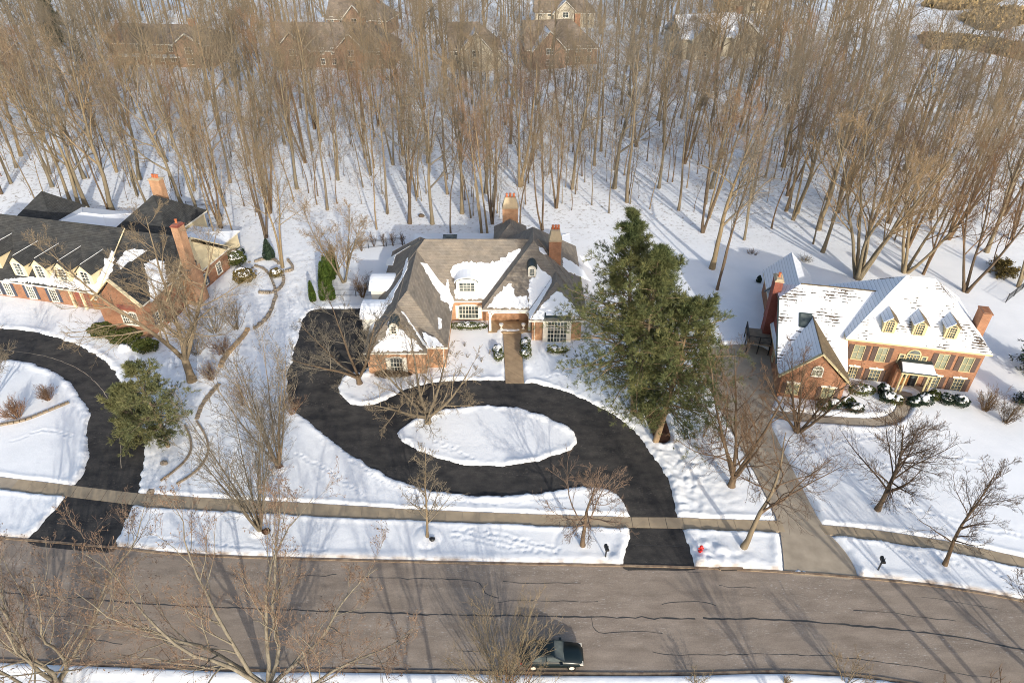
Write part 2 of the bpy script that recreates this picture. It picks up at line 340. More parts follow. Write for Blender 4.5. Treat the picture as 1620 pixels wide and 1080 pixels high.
main_drive = smooth_closed(gp([(985, 899), (1008, 897), (1101, 899), (1098, 890), (1082, 850), (1072, 832), (1066, 815), (1064, 790), (1055, 755), (1030, 715), (1000, 680), (970, 657), (930, 635), (890, 618), (850, 608), (795, 603), (740, 603), (690, 606), (650, 614), (610, 632), (590, 643), (570, 645), (548, 638), (536, 625), (533, 608), (540, 597), (556, 590), (578, 590), (583, 575), (583, 520), (584, 489), (560, 488), (490, 490), (481, 505), (470, 545), (460, 580), (453, 605), (455, 625), (465, 645), (490, 668), (520, 692), (560, 718), (600, 745), (640, 763), (700, 779), (760, 784), (820, 781), (870, 776), (905, 770), (940, 768), (970, 774), (990, 792), (998, 815), (997, 840), (993, 870)]), 2)
island = smooth_closed(gp([(622, 688), (635, 672), (670, 655), (720, 644), (770, 640), (830, 645), (880, 662), (908, 682), (917, 697), (905, 712), (880, 723), (830, 736), (780, 739), (720, 734), (680, 723), (645, 706)]), 2)
left_drive = smooth_closed(gp([(-200, 540), (-60, 520), (0, 521), (40, 524), (90, 534), (130, 550), (165, 572), (188, 597), (205, 640), (222, 680), (228, 712), (222, 750), (217, 782), (207, 805), (193, 835), (178, 858), (185, 872), (120, 866), (40, 858), (60, 838), (105, 786), (116, 768), (132, 752), (145, 722), (139, 700), (141, 680), (146, 655), (132, 630), (105, 598), (75, 581), (40, 571), (0, 568), (-60, 572), (-200, 600)]), 2)
right_drive = smooth_closed(gp([(1241, 910), (1240, 887), (1233, 828), (1210, 780), (1188, 735), (1150, 668), (1119, 607), (1108, 575), (1115, 552), (1150, 545), (1200, 545), (1225, 560), (1240, 590), (1228, 625), (1215, 662), (1238, 712), (1264, 762), (1302, 835), (1333, 866), (1352, 895), (1358, 918), (1300, 912)]), 1)
walk = gp([(796, 528), (824, 528), (829, 607), (800, 607)])
path_c = smooth_open(gp([(1222, 655), (1282, 661), (1347, 667), (1400, 668), (1424, 656), (1432, 640), (1430, 622)]), 2)
left_walk = smooth_closed(gp([(112, 508), (128, 505), (138, 518), (124, 546), (108, 542), (98, 530)]), 1)
mulch_bed = smooth_closed(gp([(1016, 640), (1030, 632), (1046, 648), (1056, 672), (1062, 694), (1052, 702), (1038, 698), (1026, 672)]), 1)
def strip(c, wd):
    L, Rr = [], []
    for i, p in enumerate(c):
        a = c[max(i - 1, 0)]; b = c[min(i + 1, len(c) - 1)]; dx, dy = b[0] - a[0], b[1] - a[1]; l = math.hypot(dx, dy) + 1e-9
        L.append((p[0] - dy / l * wd, p[1] + dx / l * wd)); Rr.append((p[0] + dy / l * wd, p[1] - dx / l * wd))
    return L + Rr[::-1]
path_poly = strip(path_c, 0.62)
polys_clear = [main_drive, left_drive, right_drive, walk, path_poly, mulch_bed]

# ------------------------------------------------------------------ the snow covered ground, one sheet to the horizon
def axis(segs):
    out = [segs[0][0]]
    for a, b, s0, s1 in segs:
        x = a; s = s0
        while x < b - 1e-6:
            s = s0 + (s1 - s0) * (x - a) / (b - a); x = min(b, x + s); out.append(x)
    return np.array(out)
xs = axis([(-900, -200, 80, 20), (-200, -75, 10, 1), (-75, -50, 0.5, 0.25), (-50, 50, 0.19, 0.19), (50, 75, 0.25, 0.6), (75, 200, 1, 10), (200, 900, 20, 80)])
ys = axis([(-300, -20, 40, 8), (-20, 24, 4, 1), (24, 27, 0.5, 0.2), (27, 62, 0.165, 0.175), (62, 78, 0.18, 0.25), (78, 110, 0.28, 0.7), (110, 300, 0.8, 4), (300, 2600, 8, 250)])
XX, YY = np.meshgrid(xs, ys)
X = XX.ravel(); Y = YY.ravel()
near = (Y > 20) & (Y < 100) & (np.abs(X) < 90)
jit = np.zeros_like(X); d_clear = np.full(X.shape, 50.0); d_road = np.full(X.shape, 50.0); d_walk = np.full(X.shape, 50.0)
xn, yn = X[near], Y[near]
jn = fbm(xn, yn, 1.3, 3, 3) * 0.6 + fbm(xn, yn, .45, 13, 2) * .35
dd = np.full(xn.shape, 50.0)
for p in polys_clear:
    q = sdf(xn, yn, p)
    if p is main_drive: q = np.maximum(q, -sdf(xn, yn, island))
    dd = np.minimum(dd, q + (jn if p in (main_drive, left_drive) else jn * 0.35))
d_clear[near] = dd
dw = np.minimum(sdf(xn, yn, sw_up + sw_lo[::-1]), sdf(xn, yn, sr_up + sr_lo[::-1])); d_walk[near] = dw + jn * 0.5
d_road[near] = sdf(xn, yn, road_poly)
rough_area = np.clip(vnoise(X / 7.0, Y / 7.0, 9) * 1.6 - 0.35, 0, 1)
z = 0.13 + fbm(X, Y, 8, 1, 2) * 0.045 + fbm(X, Y, 0.9, 5, 2) * 0.018 + fbm(X, Y, 0.55, 21, 2) * 0.045 * rough_area ** 2
# trodden ground between the left house and the drive, and the snow thrown up beside the drives
tr = np.exp(-((X + 33) / 6.5) ** 2) * (Y > 46) * (Y < 96); z += fbm(X, Y, 0.7, 31, 3) * 0.17 * tr
tr2 = np.exp(-((X - 16) / 4.5) ** 2 - ((Y - 47) / 9) ** 2); z += np.abs(fbm(X, Y, 1.0, 33, 3)) * 0.9 * tr2
tr3 = np.exp(-((X - 17.5) / 3.0) ** 2 - ((Y - 37.8) / 2.2) ** 2); z += (0.15 + np.abs(fbm(X, Y, 1.3, 35, 3)) * 1.2) * tr3
berm = np.exp(-((d_clear - 0.55) / 0.38) ** 2); z += berm * (0.10 + np.clip(fbm(X, Y, 1.6, 41, 2), -0.2, 1) * 0.5 + fbm(X, Y, .42, 45, 2) * .14)
bermw = np.exp(-((d_walk - 0.4) / 0.25) ** 2); z += bermw * 0.07
bermr = np.exp(-((d_road - 0.7) / 0.45) ** 2); z += bermr * (0.05 + 0.25 * np.abs(fbm(X, Y, 1.6, 43, 3)))
mounds = [(676, 850, 1.3), (922, 864, 2.4), (440, 742, 0.9), (410, 840, 0.9)]
for px, py, r in mounds:
    c = G(px, py); rr = np.hypot(X - c.x, Y - c.y); z += 0.16 * np.clip(1 - rr / r, 0, 1) ** 0.7 - 0.06 * np.exp(-((rr - r * 1.02) / 0.15) ** 2)
def trail(pts, depth=0.09, wd=0.16, seed=0):
    g = gp(pts); rng = np.random.default_rng(seed); out = z
    for a, b in zip(g, g[1:]):
        L = math.hypot(b[0] - a[0], b[1] - a[1]); n = max(2, int(L / 0.42))
        for k in range(n):
            t = k / n; cx = a[0] + (b[0] - a[0]) * t + rng.normal(0, 0.09); cy = a[1] + (b[1] - a[1]) * t + rng.normal(0, 0.09)
            sel = (np.abs(X - cx) < 0.6) & (np.abs(Y - cy) < 0.6)
            z[sel] -= depth * np.exp(-((X[sel] - cx) ** 2 + (Y[sel] - cy) ** 2) / (wd * wd)) - 0.025 * np.exp(-((np.hypot(X[sel] - cx, Y[sel] - cy) - 0.3) / 0.12) ** 2)
for i, tl in enumerate([[(720, 840), (760, 848), (800, 858), (850, 870), (880, 874)], [(725, 850), (780, 862), (830, 872), (878, 876), (884, 868), (840, 860), (800, 850), (740, 842)], [(716, 848), (745, 836), (790, 846), (842, 858)],
                        [(700, 706), (740, 722), (755, 730)], [(690, 700), (730, 712)], [(540, 700), (560, 730), (600, 758), (650, 778), (720, 794), (800, 796)], [(780, 800), (830, 793), (900, 786)],
                        [(1250, 840), (1300, 860)], [(1380, 850), (1420, 872), (1460, 890), (1500, 905)], [(1410, 862), (1470, 872), (1530, 900)], [(1560, 890), (1590, 920), (1620, 930)], [(980, 580), (930, 588), (930, 605)], [(1400, 740), (1480, 720), (1560, 735)], [(1270, 720), (1330, 700), (1400, 690), (1430, 660)], [(400, 700), (430, 640), (440, 590), (452, 540), (470, 490)], [(408, 690), (425, 640), (433, 585), (446, 530), (462, 480)], [(470, 720), (520, 745), (580, 790)], [(1090, 780), (1130, 740), (1140, 700)], [(900, 590), (860, 600), (845, 570)], [(720, 560), (700, 590), (660, 600)], [(20, 700), (70, 680), (120, 690)], [(240, 850), (320, 862), (420, 868), (520, 872)], [(1330, 740), (1420, 800), (1560, 840), (1620, 850)]]): trail(tl, seed=i)
def cut(d, w_): return np.clip(d / w_, 0, 1) ** 1.0
keep = np.minimum(np.minimum(cut(d_clear, 0.26), cut(d_walk + 0.0, 0.22)), cut(d_road - 0.12, 0.22)); keep = keep * keep * (3 - 2 * keep)
z = z * keep - 0.16 * (1 - keep)
z = np.where(keep > 0.9, np.maximum(z, 0.02), z)
far = np.clip((Y - 95) / 60, 0, 1); z += far * fbm(X, Y, 40, 51, 3) * 3.0 + np.clip((Y - 110) / 200, 0, 1) * fbm(X, Y, 3, 53, 2) * 0.25
z += np.clip((Y - 300) / 2000, 0, 1) * 10
# the lots fall away a little to the right behind the right-hand house and the ground rolls in the wood
ny, nx = XX.shape
idx = np.arange(nx * ny).reshape(ny, nx)
quads = np.stack([idx[:-1, :-1].ravel(), idx[:-1, 1:].ravel(), idx[1:, 1:].ravel(), idx[1:, :-1].ravel()], 1)
gme = npmesh('snow_ground', np.stack([X, Y, z], 1), quads=quads, smooth=True)
wood_mask = np.clip((Y - 92) / 14, 0, 1) * np.clip(1.25 - np.clip((Y - 215) / 40, 0, 1) * np.clip((X - 60) / 30, 0, 1) * 2, 0.1, 1)
wood_mask = np.maximum(wood_mask, np.exp(-((X + 40) / 7) ** 2 - ((Y - 66) / 10) ** 2) * 0.6)
wood_mask = np.maximum(wood_mask, 0.65 * np.exp(-((X + 29) / 4) ** 2) * (Y > 80) * (Y < 100))
la = gme.attributes.new('litter', 'FLOAT', 'POINT'); la.data.foreach_set('value', wood_mask.astype(np.float32))
dirt = np.clip(np.exp(-((d_road - 0.28) / 0.24) ** 2) * (0.35 + 1.8 * fbm(X, Y, 0.7, 61, 3) + 0.55 * (vnoise(X / 5, Y / 5, 63) - .3)), 0, 0.9) * (Y > 30.0)
da = gme.attributes.new('dirt', 'FLOAT', 'POINT'); da.data.foreach_set('value', dirt.astype(np.float32))
ground = tag(link('snow_ground', gme, None, 'ground'), kind='structure')
def gz(x, y):
    i = min(max(np.searchsorted(xs, x) - 1, 0), nx - 2); j = min(max(np.searchsorted(ys, y) - 1, 0), ny - 2)
    return float(z[j * nx + i])
def GB(px, py):
    p = G(px, py); p.z = gz(p.x, p.y) if p.y < 100 else 0; return G(px, py, p.z) if p.y < 100 else Vector((p.x, p.y, gz(p.x, p.y)))

def sheet(name, poly, zz, mat):
    from mathutils.geometry import tessellate_polygon
    tr_ = tessellate_polygon([[Vector((a, b, 0)) for a, b in poly]])
    me = npmesh(name, [(a, b, zz) for a, b in poly], tris=tr_); me.materials.append(M[mat])
    me.update()
    if me.polygons[0].normal.z < 0: me.flip_normals()
    return tag(link(name, me), kind='structure')
road = sheet('road', road_poly, 0.0, 'road')
def enlarge(poly, d):
    c = strip(poly + [poly[0]], d)[:len(poly)]; c2 = strip(poly + [poly[0]], -d)[:len(poly)]
    ar = lambda q: abs(sum(q[i][0] * q[(i + 1) % len(q)][1] - q[(i + 1) % len(q)][0] * q[i][1] for i in range(len(q))))
    return c if ar(c) > ar(c2) else c2
drive_m = sheet('main_driveway', enlarge(main_drive, 0.25), 0.006, 'drive')
drive_l = sheet('side_driveway', enlarge(left_drive, 0.25), 0.0065, 'drive')
drive_r = sheet('concrete_driveway', right_drive, 0.010, 'concrete')
sheet('front_walk', walk, 0.03, 'paver'); sheet('garden_path', path_poly, 0.02, 'concrete'); sheet('mulch_bed', mulch_bed, 0.03, 'mulch')

# sealed cracks run along the street
def ribbon(pts, wd, zz, name, parent, mat='tar', seed=1):
    g = smooth_open(gp(pts), 1); q = []; rng = random.Random(seed)
    for a, b in zip(g, g[1:]):
        L = math.hypot(b[0] - a[0], b[1] - a[1]); n = max(1, int(L / 0.5))
        for k in range(n): t = k / n; q.append((a[0] + (b[0] - a[0]) * t + rng.gauss(0, .02), a[1] + (b[1] - a[1]) * t + rng.gauss(0, .035)))
    q.append(g[-1]); s_ = strip(q, 1.0); n = len(q); mb = MB()
    ws = [wd * rng.uniform(.5, 1.25) for _ in q]
    Lp = [(p[0] + (s_[i][0] - p[0]) * ws[i], p[1] + (s_[i][1] - p[1]) * ws[i], zz) for i, p in enumerate(q)]
    Rp = [(2 * p[0] - l[0], 2 * p[1] - l[1], zz) for p, l in zip(q, Lp)]
    for i in range(n - 1): mb.poly([Rp[i], Rp[i + 1], Lp[i + 1], Lp[i]])
    return mb.build(name, mat, parent)
Z8 = zoomf(540, 860, 2.893); Z9 = zoomf(1060, 860, 2.893); Z7 = zoomf(0, 800, 2.893)
for i, (pl, wd) in enumerate([([Z7(-300, 360), Z7(0, 395), Z7(400, 425), Z7(700, 450), Z7(1160, 468), Z8(0, 310), Z8(600, 327), Z8(1100, 332), Z8(1620, 342)], .07), ([Z9(150, 340), Z9(500, 345), Z9(900, 375), Z9(1300, 420), Z9(1560, 470), Z9(1750, 520)], .085),
        ([Z8(70, 150), Z8(380, 158), Z8(600, 165), Z8(640, 180), Z8(665, 235), Z8(720, 247)], .05), ([Z8(740, 172), Z8(880, 183), Z8(960, 175), Z8(1095, 178)], .045), ([Z8(710, 270), Z8(790, 256), Z8(880, 258)], .045), ([Z8(900, 258), Z8(1050, 260), Z8(1110, 266), Z8(1175, 262)], .04),
        ([Z8(1465, 275), Z8(1520, 265), Z8(1620, 266), Z9(150, 262), Z9(210, 282)], .045), ([Z8(1145, 338), Z8(1155, 390), Z8(1185, 410), Z8(1260, 405), Z8(1350, 395), Z8(1470, 408)], .05), ([Z8(1425, 498), Z8(1500, 508), Z8(1620, 506), Z9(300, 510), Z9(430, 500), Z9(620, 510), Z9(800, 515), Z9(940, 538), Z9(1150, 565), Z9(1300, 592), Z9(1500, 615)], .045),
        ([Z9(225, 190), Z9(275, 200), Z9(330, 195), Z9(395, 200)], .04), ([Z9(840, 303), Z9(920, 303), Z9(1000, 315), Z9(1120, 330), Z9(1310, 352)], .045), ([Z7(0, 495), Z7(140, 492), Z7(220, 508), Z7(360, 500)], .05), ([Z7(590, 520), Z7(720, 525)], .03), ([Z7(270, 600), Z7(400, 605), Z7(560, 632)], .04), ([Z7(780, 632), Z7(900, 628), Z7(1000, 645)], .03), ([Z7(1360, 315), Z7(1470, 317), Z7(1540, 312)], .045),
        ([Z8(0, 568), Z8(400, 577), Z8(760, 583)], .06), ([Z9(-10, 30), Z9(60, 130), Z9(150, 128)], .02), ([Z8(530, 490), Z8(700, 495), Z8(760, 492)], .03), ([Z9(1150, 240), Z9(1300, 265), Z9(1500, 300)], .03)]):
    ribbon(pl, wd * (.95 if i < 2 else .7), 0.004, 'tar_seam', road, seed=i)
# thin plough and tyre marks on the asphalt drives
for i, pl in enumerate([[(1005, 862), (1090, 864)], [(0, 553), (60, 560), (110, 575), (150, 600), (178, 640), (190, 690), (192, 740)]]):
    ribbon(pl, .03, 0.011, 'drive_joint', drive_m if i == 0 else drive_l, 'concrete' if i else 'tar', seed=50 + i)

# curbs, both sides
def curb(line, name, side, label):
    h = []; mb = MB(); a = strip(line, 0.20 * side); n = len(line); b = a[:n]
    for i in range(n - 1):
        q = [line[i], line[i + 1], b[i + 1], b[i]]
        if side < 0: q = q[::-1]
        mb.hexa([(x, y, -0.05) for x, y in q], [(x, y, 0.085) for x, y in q])
    return tag(mb.build(name, 'curb'), kind='structure')
def resample(l, st):
    out = [l[0]]
    for a, b in zip(l, l[1:]):
        L = math.hypot(b[0] - a[0], b[1] - a[1]); n = max(1, int(L / st))
        out += [(a[0] + (b[0] - a[0]) * k / n, a[1] + (b[1] - a[1]) * k / n) for k in range(1, n + 1)]
    return out
curb([p for p in road_far if -90 < p[0] < 70], 'curb', 1, ''); curb([p for p in road_near if -60 < p[0] < 60], 'curb', -1, '')

# sidewalks: slabs laid one by one
def lerp(a, b, t): return tuple(a[i] + (b[i] - a[i]) * t for i in range(len(a)))
def at_x(line, x):
    for a, b in zip(line, line[1:]):
        if min(a[0], b[0]) <= x <= max(a[0], b[0]): t = (x - a[0]) / (b[0] - a[0] + 1e-9); return (x, a[1] + (b[1] - a[1]) * t)
    return line[0] if abs(line[0][0] - x) < abs(line[-1][0] - x) else line[-1]
def sidewalk(up, lo, x0, x1, stp, label, seed):
    e = empty('sidewalk', (*lo[len(lo) // 2], 0)); tag(e, label, 'sidewalk', kind='structure'); rng = random.Random(seed); x = x0; o = e.location
    while x < x1:
        s_ = min(stp, x1 - x); g = 0.018
        a, b, c, d = at_x(lo, x + g), at_x(lo, x + s_ - g), at_x(up, x + s_ - g), at_x(up, x + g); dz = rng.uniform(-.006, .006); k = .012
        q = [a, b, c, d]; m_ = MB().hexa([(p[0], p[1], -0.1) for p in q], [(p[0], p[1], 0.025 + dz) for p in q])
        so_ = m_.build('concrete_slab', 'slab', e, off=o); x += s_
    return e
sidewalk(sw_up, sw_lo, max(sw_up[0][0], sw_lo[0][0]) + 22, min(sw_up[-1][0], sw_lo[-1][0]) , 1.55, 'tan concrete sidewalk of joined slabs between the lawns and the street', 1)
sidewalk(sr_up, sr_lo, max(sr_up[0][0], sr_lo[0][0]) - 0.3, 50, 1.55, 'concrete sidewalk slabs curving past the concrete driveway', 2)
for sg in (sw_up, sr_up): pass
sheet('sidewalk_bed', [(p[0], p[1]) for p in sw_up] + [(p[0], p[1]) for p in sw_lo[::-1]], 0.002, 'concrete'); sheet('sidewalk_bed', sr_up + sr_lo[::-1], 0.002, 'concrete')

# ------------------------------------------------------------------ houses
class House:
    def __init__(s, name, loc, rz, label, off=False):
        s.e = empty(name, loc, rz); tag(s.e, label, 'house'); s.off = Vector(loc) if off else None
        s.mw = Matrix.Translation(loc) @ Matrix.Rotation(rz, 4, 'Z')
        if off: s.mw = Matrix.Identity(4)      # this house is drawn in world figures
        s.inv = s.mw.inverted()
    def part(s, mb, name, mat, parent=None, smooth=False): return mb.build(name, mat, parent or s.e, off=s.off, smooth=smooth)
    def wallhit(s, pt, p, n):                 # local point on a local plane behind a picture point
        P_ = s.mw @ Vector(p); n_ = s.mw.to_3x3() @ Vector(n); return s.inv @ hit(*pt, P_, n_)
    def wall(s, x0, x1, y0, y1, z1, mat, z0=-0.3): return s.part(MB().box(x0, x1, y0, y1, z0, z1), 'wall', mat)
    def hip(s, x0, x1, y0, y1, ze, t, mat, ax='x', ends='hh', thick=0.22, trim='white', mats=None):
        # ends: h = hipped, g = gabled; a closed solid with a fascia round its eaves
        if ax == 'x':
            hw = (y1 - y0) / 2; a = x0 + (hw if ends[0] == 'h' else 0); b = x1 - (hw if ends[1] == 'h' else 0); r0 = (a, y0 + hw, ze + hw * t); r1 = (b, y0 + hw, ze + hw * t)
            faces = {'f': [(x0, y0, ze), (x1, y0, ze), r1, r0], 'b': [(x1, y1, ze), (x0, y1, ze), r0, r1], 'l': [(x0, y1, ze), (x0, y0, ze), r0], 'r': [(x1, y0, ze), (x1, y1, ze), r1]}
        else:
            hw = (x1 - x0) / 2; a = y0 + (hw if ends[0] == 'h' else 0); b = y1 - (hw if ends[1] == 'h' else 0); r0 = (x0 + hw, a, ze + hw * t); r1 = (x0 + hw, b, ze + hw * t)
            faces = {'f': [(x0, y0, ze), (x1, y0, ze), r0], 'b': [(x1, y1, ze), (x0, y1, ze), r1], 'l': [(x0, y1, ze), (x0, y0, ze), r0, r1], 'r': [(x1, y0, ze), (x1, y1, ze), r1, r0]}
        gab = {}
        if ax == 'x': gab = {'l': ends[0] == 'g', 'r': ends[1] == 'g'}
        else: gab = {'f': ends[0] == 'g', 'b': ends[1] == 'g'}
        mb = MB(); pl = {}
        for k, pts in faces.items():
            n = (Vector(pts[1]) - Vector(pts[0])).cross(Vector(pts[2]) - Vector(pts[0])).normalized(); pl[k] = (Vector(pts[0]), n)
            if not gab.get(k): mb.poly(pts)
        o = s.part(mb, 'roof', mat)
        if mats:
            for i, k in enumerate(k for k in faces if not gab.get(k)):
                if k in mats: o.data.materials.append(M[mats[k]]); o.data.polygons[i].material_index = len(o.data.materials) - 1
        f = MB(); zz = ze - thick; e = 0.004
        gl, gr, gf, gb = [.42 if gab.get(k) else e for k in 'lrfb']
        f.box(x0 + gl, x1 - gr, y0 + gf, y1 - gb, zz, ze - 0.004); s.part(f, 'fascia', trim, o)
        # ridge and hip caps
        cap = MB(); cap.tube([r0, r1], 0.07, 5)
        for c in ((x0, y0, ze), (x1, y0, ze), (x1, y1, ze), (x0, y1, ze)):
            e_ = r0 if (Vector(c) - Vector(r0)).length < (Vector(c) - Vector(r1)).length else r1
            cap.tube([c, e_], 0.05, 5)
        s.part(cap, 'ridge_cap', mat, o)
        return o, pl
    def snow(s, roof, plane, pts, thick=0.07, jag=0.10, seed=0, mat='roofsnow'):
        rng = random.Random(seed * 7 + 3); P0, n = plane; loc = [s.wallhit(p, P0, n) for p in pts]; q = []
        for a, b in zip(loc, loc[1:] + loc[:1]):
            L = (b - a).length; k = max(1, int(L / 0.22))
            for i in range(k):
                p = a.lerp(b, i / k); j = Vector((rng.gauss(0, jag), rng.gauss(0, jag), rng.gauss(0, jag))); j -= n * j.dot(n); q.append(p + (j if i else j * .3))
        from mathutils.geometry import tessellate_polygon
        mb = MB(); tris = tessellate_polygon([[p for p in q]]); m_ = len(q)
        c_ = sum(q, Vector()) / m_
        top = [p + n * thick + (c_ - p).normalized() * 0.05 for p in q]; bot = [p - n * 0.01 for p in q]
        mb.v = [tuple(p) for p in top + bot]
        for t_ in tris:
            a, b, c = t_
            if (top[b] - top[a]).cross(top[c] - top[a]).dot(n) < 0: a, c = c, a
            mb.f.append((a, b, c))
        ccw = sum((q[i] - q[0]).cross(q[(i + 1) % m_] - q[0]).dot(n) for i in range(m_)) > 0
        for i in range(m_): j = (i + 1) % m_; mb.f.append((m_ + i, m_ + j, j, i) if ccw else (i, j, m_ + j, m_ + i))
        return s.part(mb, 'snow_patch', mat, roof)
    def window(s, o, w_, h, cols=2, rows=2, ux=(1, 0, 0), n=(0, -1, 0), trim='white', glass='glass', shutter=None, sw=0.42, arch=0.0, case=0.10, parent=None, name='window', head=None, uz=(0, 0, 1)):
        # casing and bars proud of the wall, glass set back inside them
        m = MB(); B = lambda *a: m.fbox(o, ux, uz, n, *a); hw = w_ / 2
        B(-hw - case, -hw, -case, h + case, 0, .09); B(hw, hw + case, -case, h + case, 0, .09); B(-hw, hw, h, h + case, 0, .09); B(-hw - case * 1.3, hw + case * 1.3, -case * 1.4, -0.002, 0.001, .14)
        for i in range(1, cols): u = -hw + w_ * i / cols; B(u - .025, u + .025, 0, h, .012, .05)
        for i in range(1, rows): v_ = h * i / rows; k = .035 if rows > 2 and i == rows // 2 else .022; B(-hw, hw, v_ - k, v_ + k, .012, .046)
        if arch:
            k = 10; O, U, W_, Nn = Vector(o), Vector(ux), Vector(uz), Vector(n); r1 = hw + case; ring = []
            arc = lambda r, hh: [(r * math.cos(math.pi * i / k), h + case * .0 + hh * math.sin(math.pi * i / k)) for i in range(k + 1)]
            a, b = arc(hw * .98, arch), arc(r1, arch + case)
            for i in range(k): q = [a[i], b[i], b[i + 1], a[i + 1]]; m.hexa([O + U * x + W_ * y for x, y in q][::1], [O + U * x + W_ * y + Nn * .085 for x, y in q])
        f = s.part(m, name, trim, parent)
        g = MB(); g.fbox(o, ux, uz, n, -hw, hw, 0, h, 0, .01)
        if arch:
            O, U, W_, Nn = Vector(o), Vector(ux), Vector(uz), Vector(n); k = 10
            q = [(hw * math.cos(math.pi * i / k), h + arch * math.sin(math.pi * i / k)) for i in range(k + 1)]
            g.hexa([O + U * x + W_ * y for x, y in q], [O + U * x + W_ * y + Nn * .011 for x, y in q])
        lvl = parent is None
        s.part(g, 'pane', glass, f if lvl else parent)
        if head:
            hd = MB(); hd.fbox(o, ux, uz, n, -hw - .25, hw + .25, h + case + .002, h + case + .22, 0, .07); hd.fbox(o, ux, uz, n, -.1, .1, h + case + .02, h + case + .32, .0, .10); s.part(hd, 'lintel', head, f)
        if shutter:
            for sg in (-1, 1):
                sh = MB(); c = sg * (hw + case + .03 + sw / 2); sh.fbox(o, ux, uz, n, c - sw / 2, c + sw / 2, -case, h + case, .001, .06)
                for i in range(7): zz = (h - .1) * i / 7 + .06; sh.fbox(o, ux, uz, n, c - sw * .38, c + sw * .38, zz, zz + .09, .0605, .075)
                s.part(sh, 'shutter', shutter, f)
        return f
def front(Hs, ly, pt): return Hs.wallhit(pt, (0, ly, 0), (0, -1, 0))
def rect(Hs, ly, Z, x0, x1, y0, y1):            # centre-bottom, width, height on a front wall, from a picture rectangle
    a = front(Hs, ly, Z((x0 + x1) / 2, y1)); b = front(Hs, ly, Z((x0 + x1) / 2, y0)); l, r = front(Hs, ly, Z(x0, (y0 + y1) / 2)), front(Hs, ly, Z(x1, (y0 + y1) / 2))
    return Vector(((l.x + r.x) / 2, ly, a.z)), abs(r.x - l.x), b.z - a.z
def chimney(Hs, x0, x1, y0, y1, z0, zt, mat, capmat='cap', pots=3, flare=0.0, taper=0.9):
    c = Hs.part(MB().box(x0, x1, y0, y1, z0, zt - taper), 'chimney', mat); m = MB(); k = .16 * (x1 - x0)
    m.box(x0 - .07, x1 + .07, y0 - .07, y1 + .07, zt - taper + .001, zt - taper + .14)
    m.hexa([(x0, y0, zt - taper + .141), (x1, y0, zt - taper + .141), (x1, y1, zt - taper + .141), (x0, y1, zt - taper + .141)], [(x0 + k, y0 + k, zt - .1), (x1 - k, y0 + k, zt - .1), (x1 - k, y1 - k, zt - .1), (x0 + k, y1 - k, zt - .1)])
    Hs.part(m, 'chimney_cap', capmat, c)
    for i in range(pots):
        px_ = x0 + k + (x1 - x0 - 2 * k) * (i + .5) / pots; Hs.part(MB().lathe([(.15, 0), (.17, .06), (.14, .12), (.14, .42), (.18, .46), (.18, .54)], 10, (px_, (y0 + y1) / 2, zt - .12)), 'chimney_pot', 'terra', c)
    return c
def shingle_dormer(Hs, o, w_, h, depth, roofmat, wallmat, t=0.85, cols=2, rows=4, trim='white', over=0.18, snow=True, arched=False, glass='glass', rmats=None):
    # gabled dormer: cheek walls, gable front, two roof slopes, a window; o = middle of its sill on the roof
    x, y, z0 = o; hw = w_ / 2; rz = hw * t
    m = MB(); m.hexa([(x - hw, y, z0), (x + hw, y, z0), (x + hw, y, z0 + h), (x, y, z0 + h + rz), (x - hw, y, z0 + h)], [(x - hw, y + depth, z0), (x + hw, y + depth, z0), (x + hw, y + depth, z0 + h), (x, y + depth, z0 + h + rz), (x - hw, y + depth, z0 + h)])
    d = Hs.part(m, 'dormer', wallmat); k = over; ze = z0 + h - k * t + .03; zr = z0 + h + rz + .03; th = .09
    for sg in (-1, 1):
        q = [(x, y - k, zr), (x, y + depth, zr), (x + sg * (hw + k), y + depth, ze), (x + sg * (hw + k), y - k, ze)]
        if sg > 0: q = q[::-1]
        Hs.part(MB().hexa([(a, b, c) for a, b, c in q], [(a, b, c + th) for a, b, c in q]), 'dormer_roof', (rmats or {}).get(sg, roofmat), d)
    Hs.window((x, y, z0 + .28), w_ * .48, h - .3, cols, rows, trim=trim, parent=d, case=.09, glass=glass, name='dormer_window', arch=(w_ * .22 if arched else 0))
    if snow:
        q = [(x - .55 * hw, y + .1, zr - .55 * hw * t + th), (x, y + .1, zr + th), (x, y + depth, zr + th), (x - .9 * hw, y + depth, zr - .9 * hw * t + th)]
        Hs.part(MB().hexa(q[::-1], [(a, b, c + .08) for a, b, c in q[::-1]]), 'snow_patch', 'roofsnow', d)
    return d
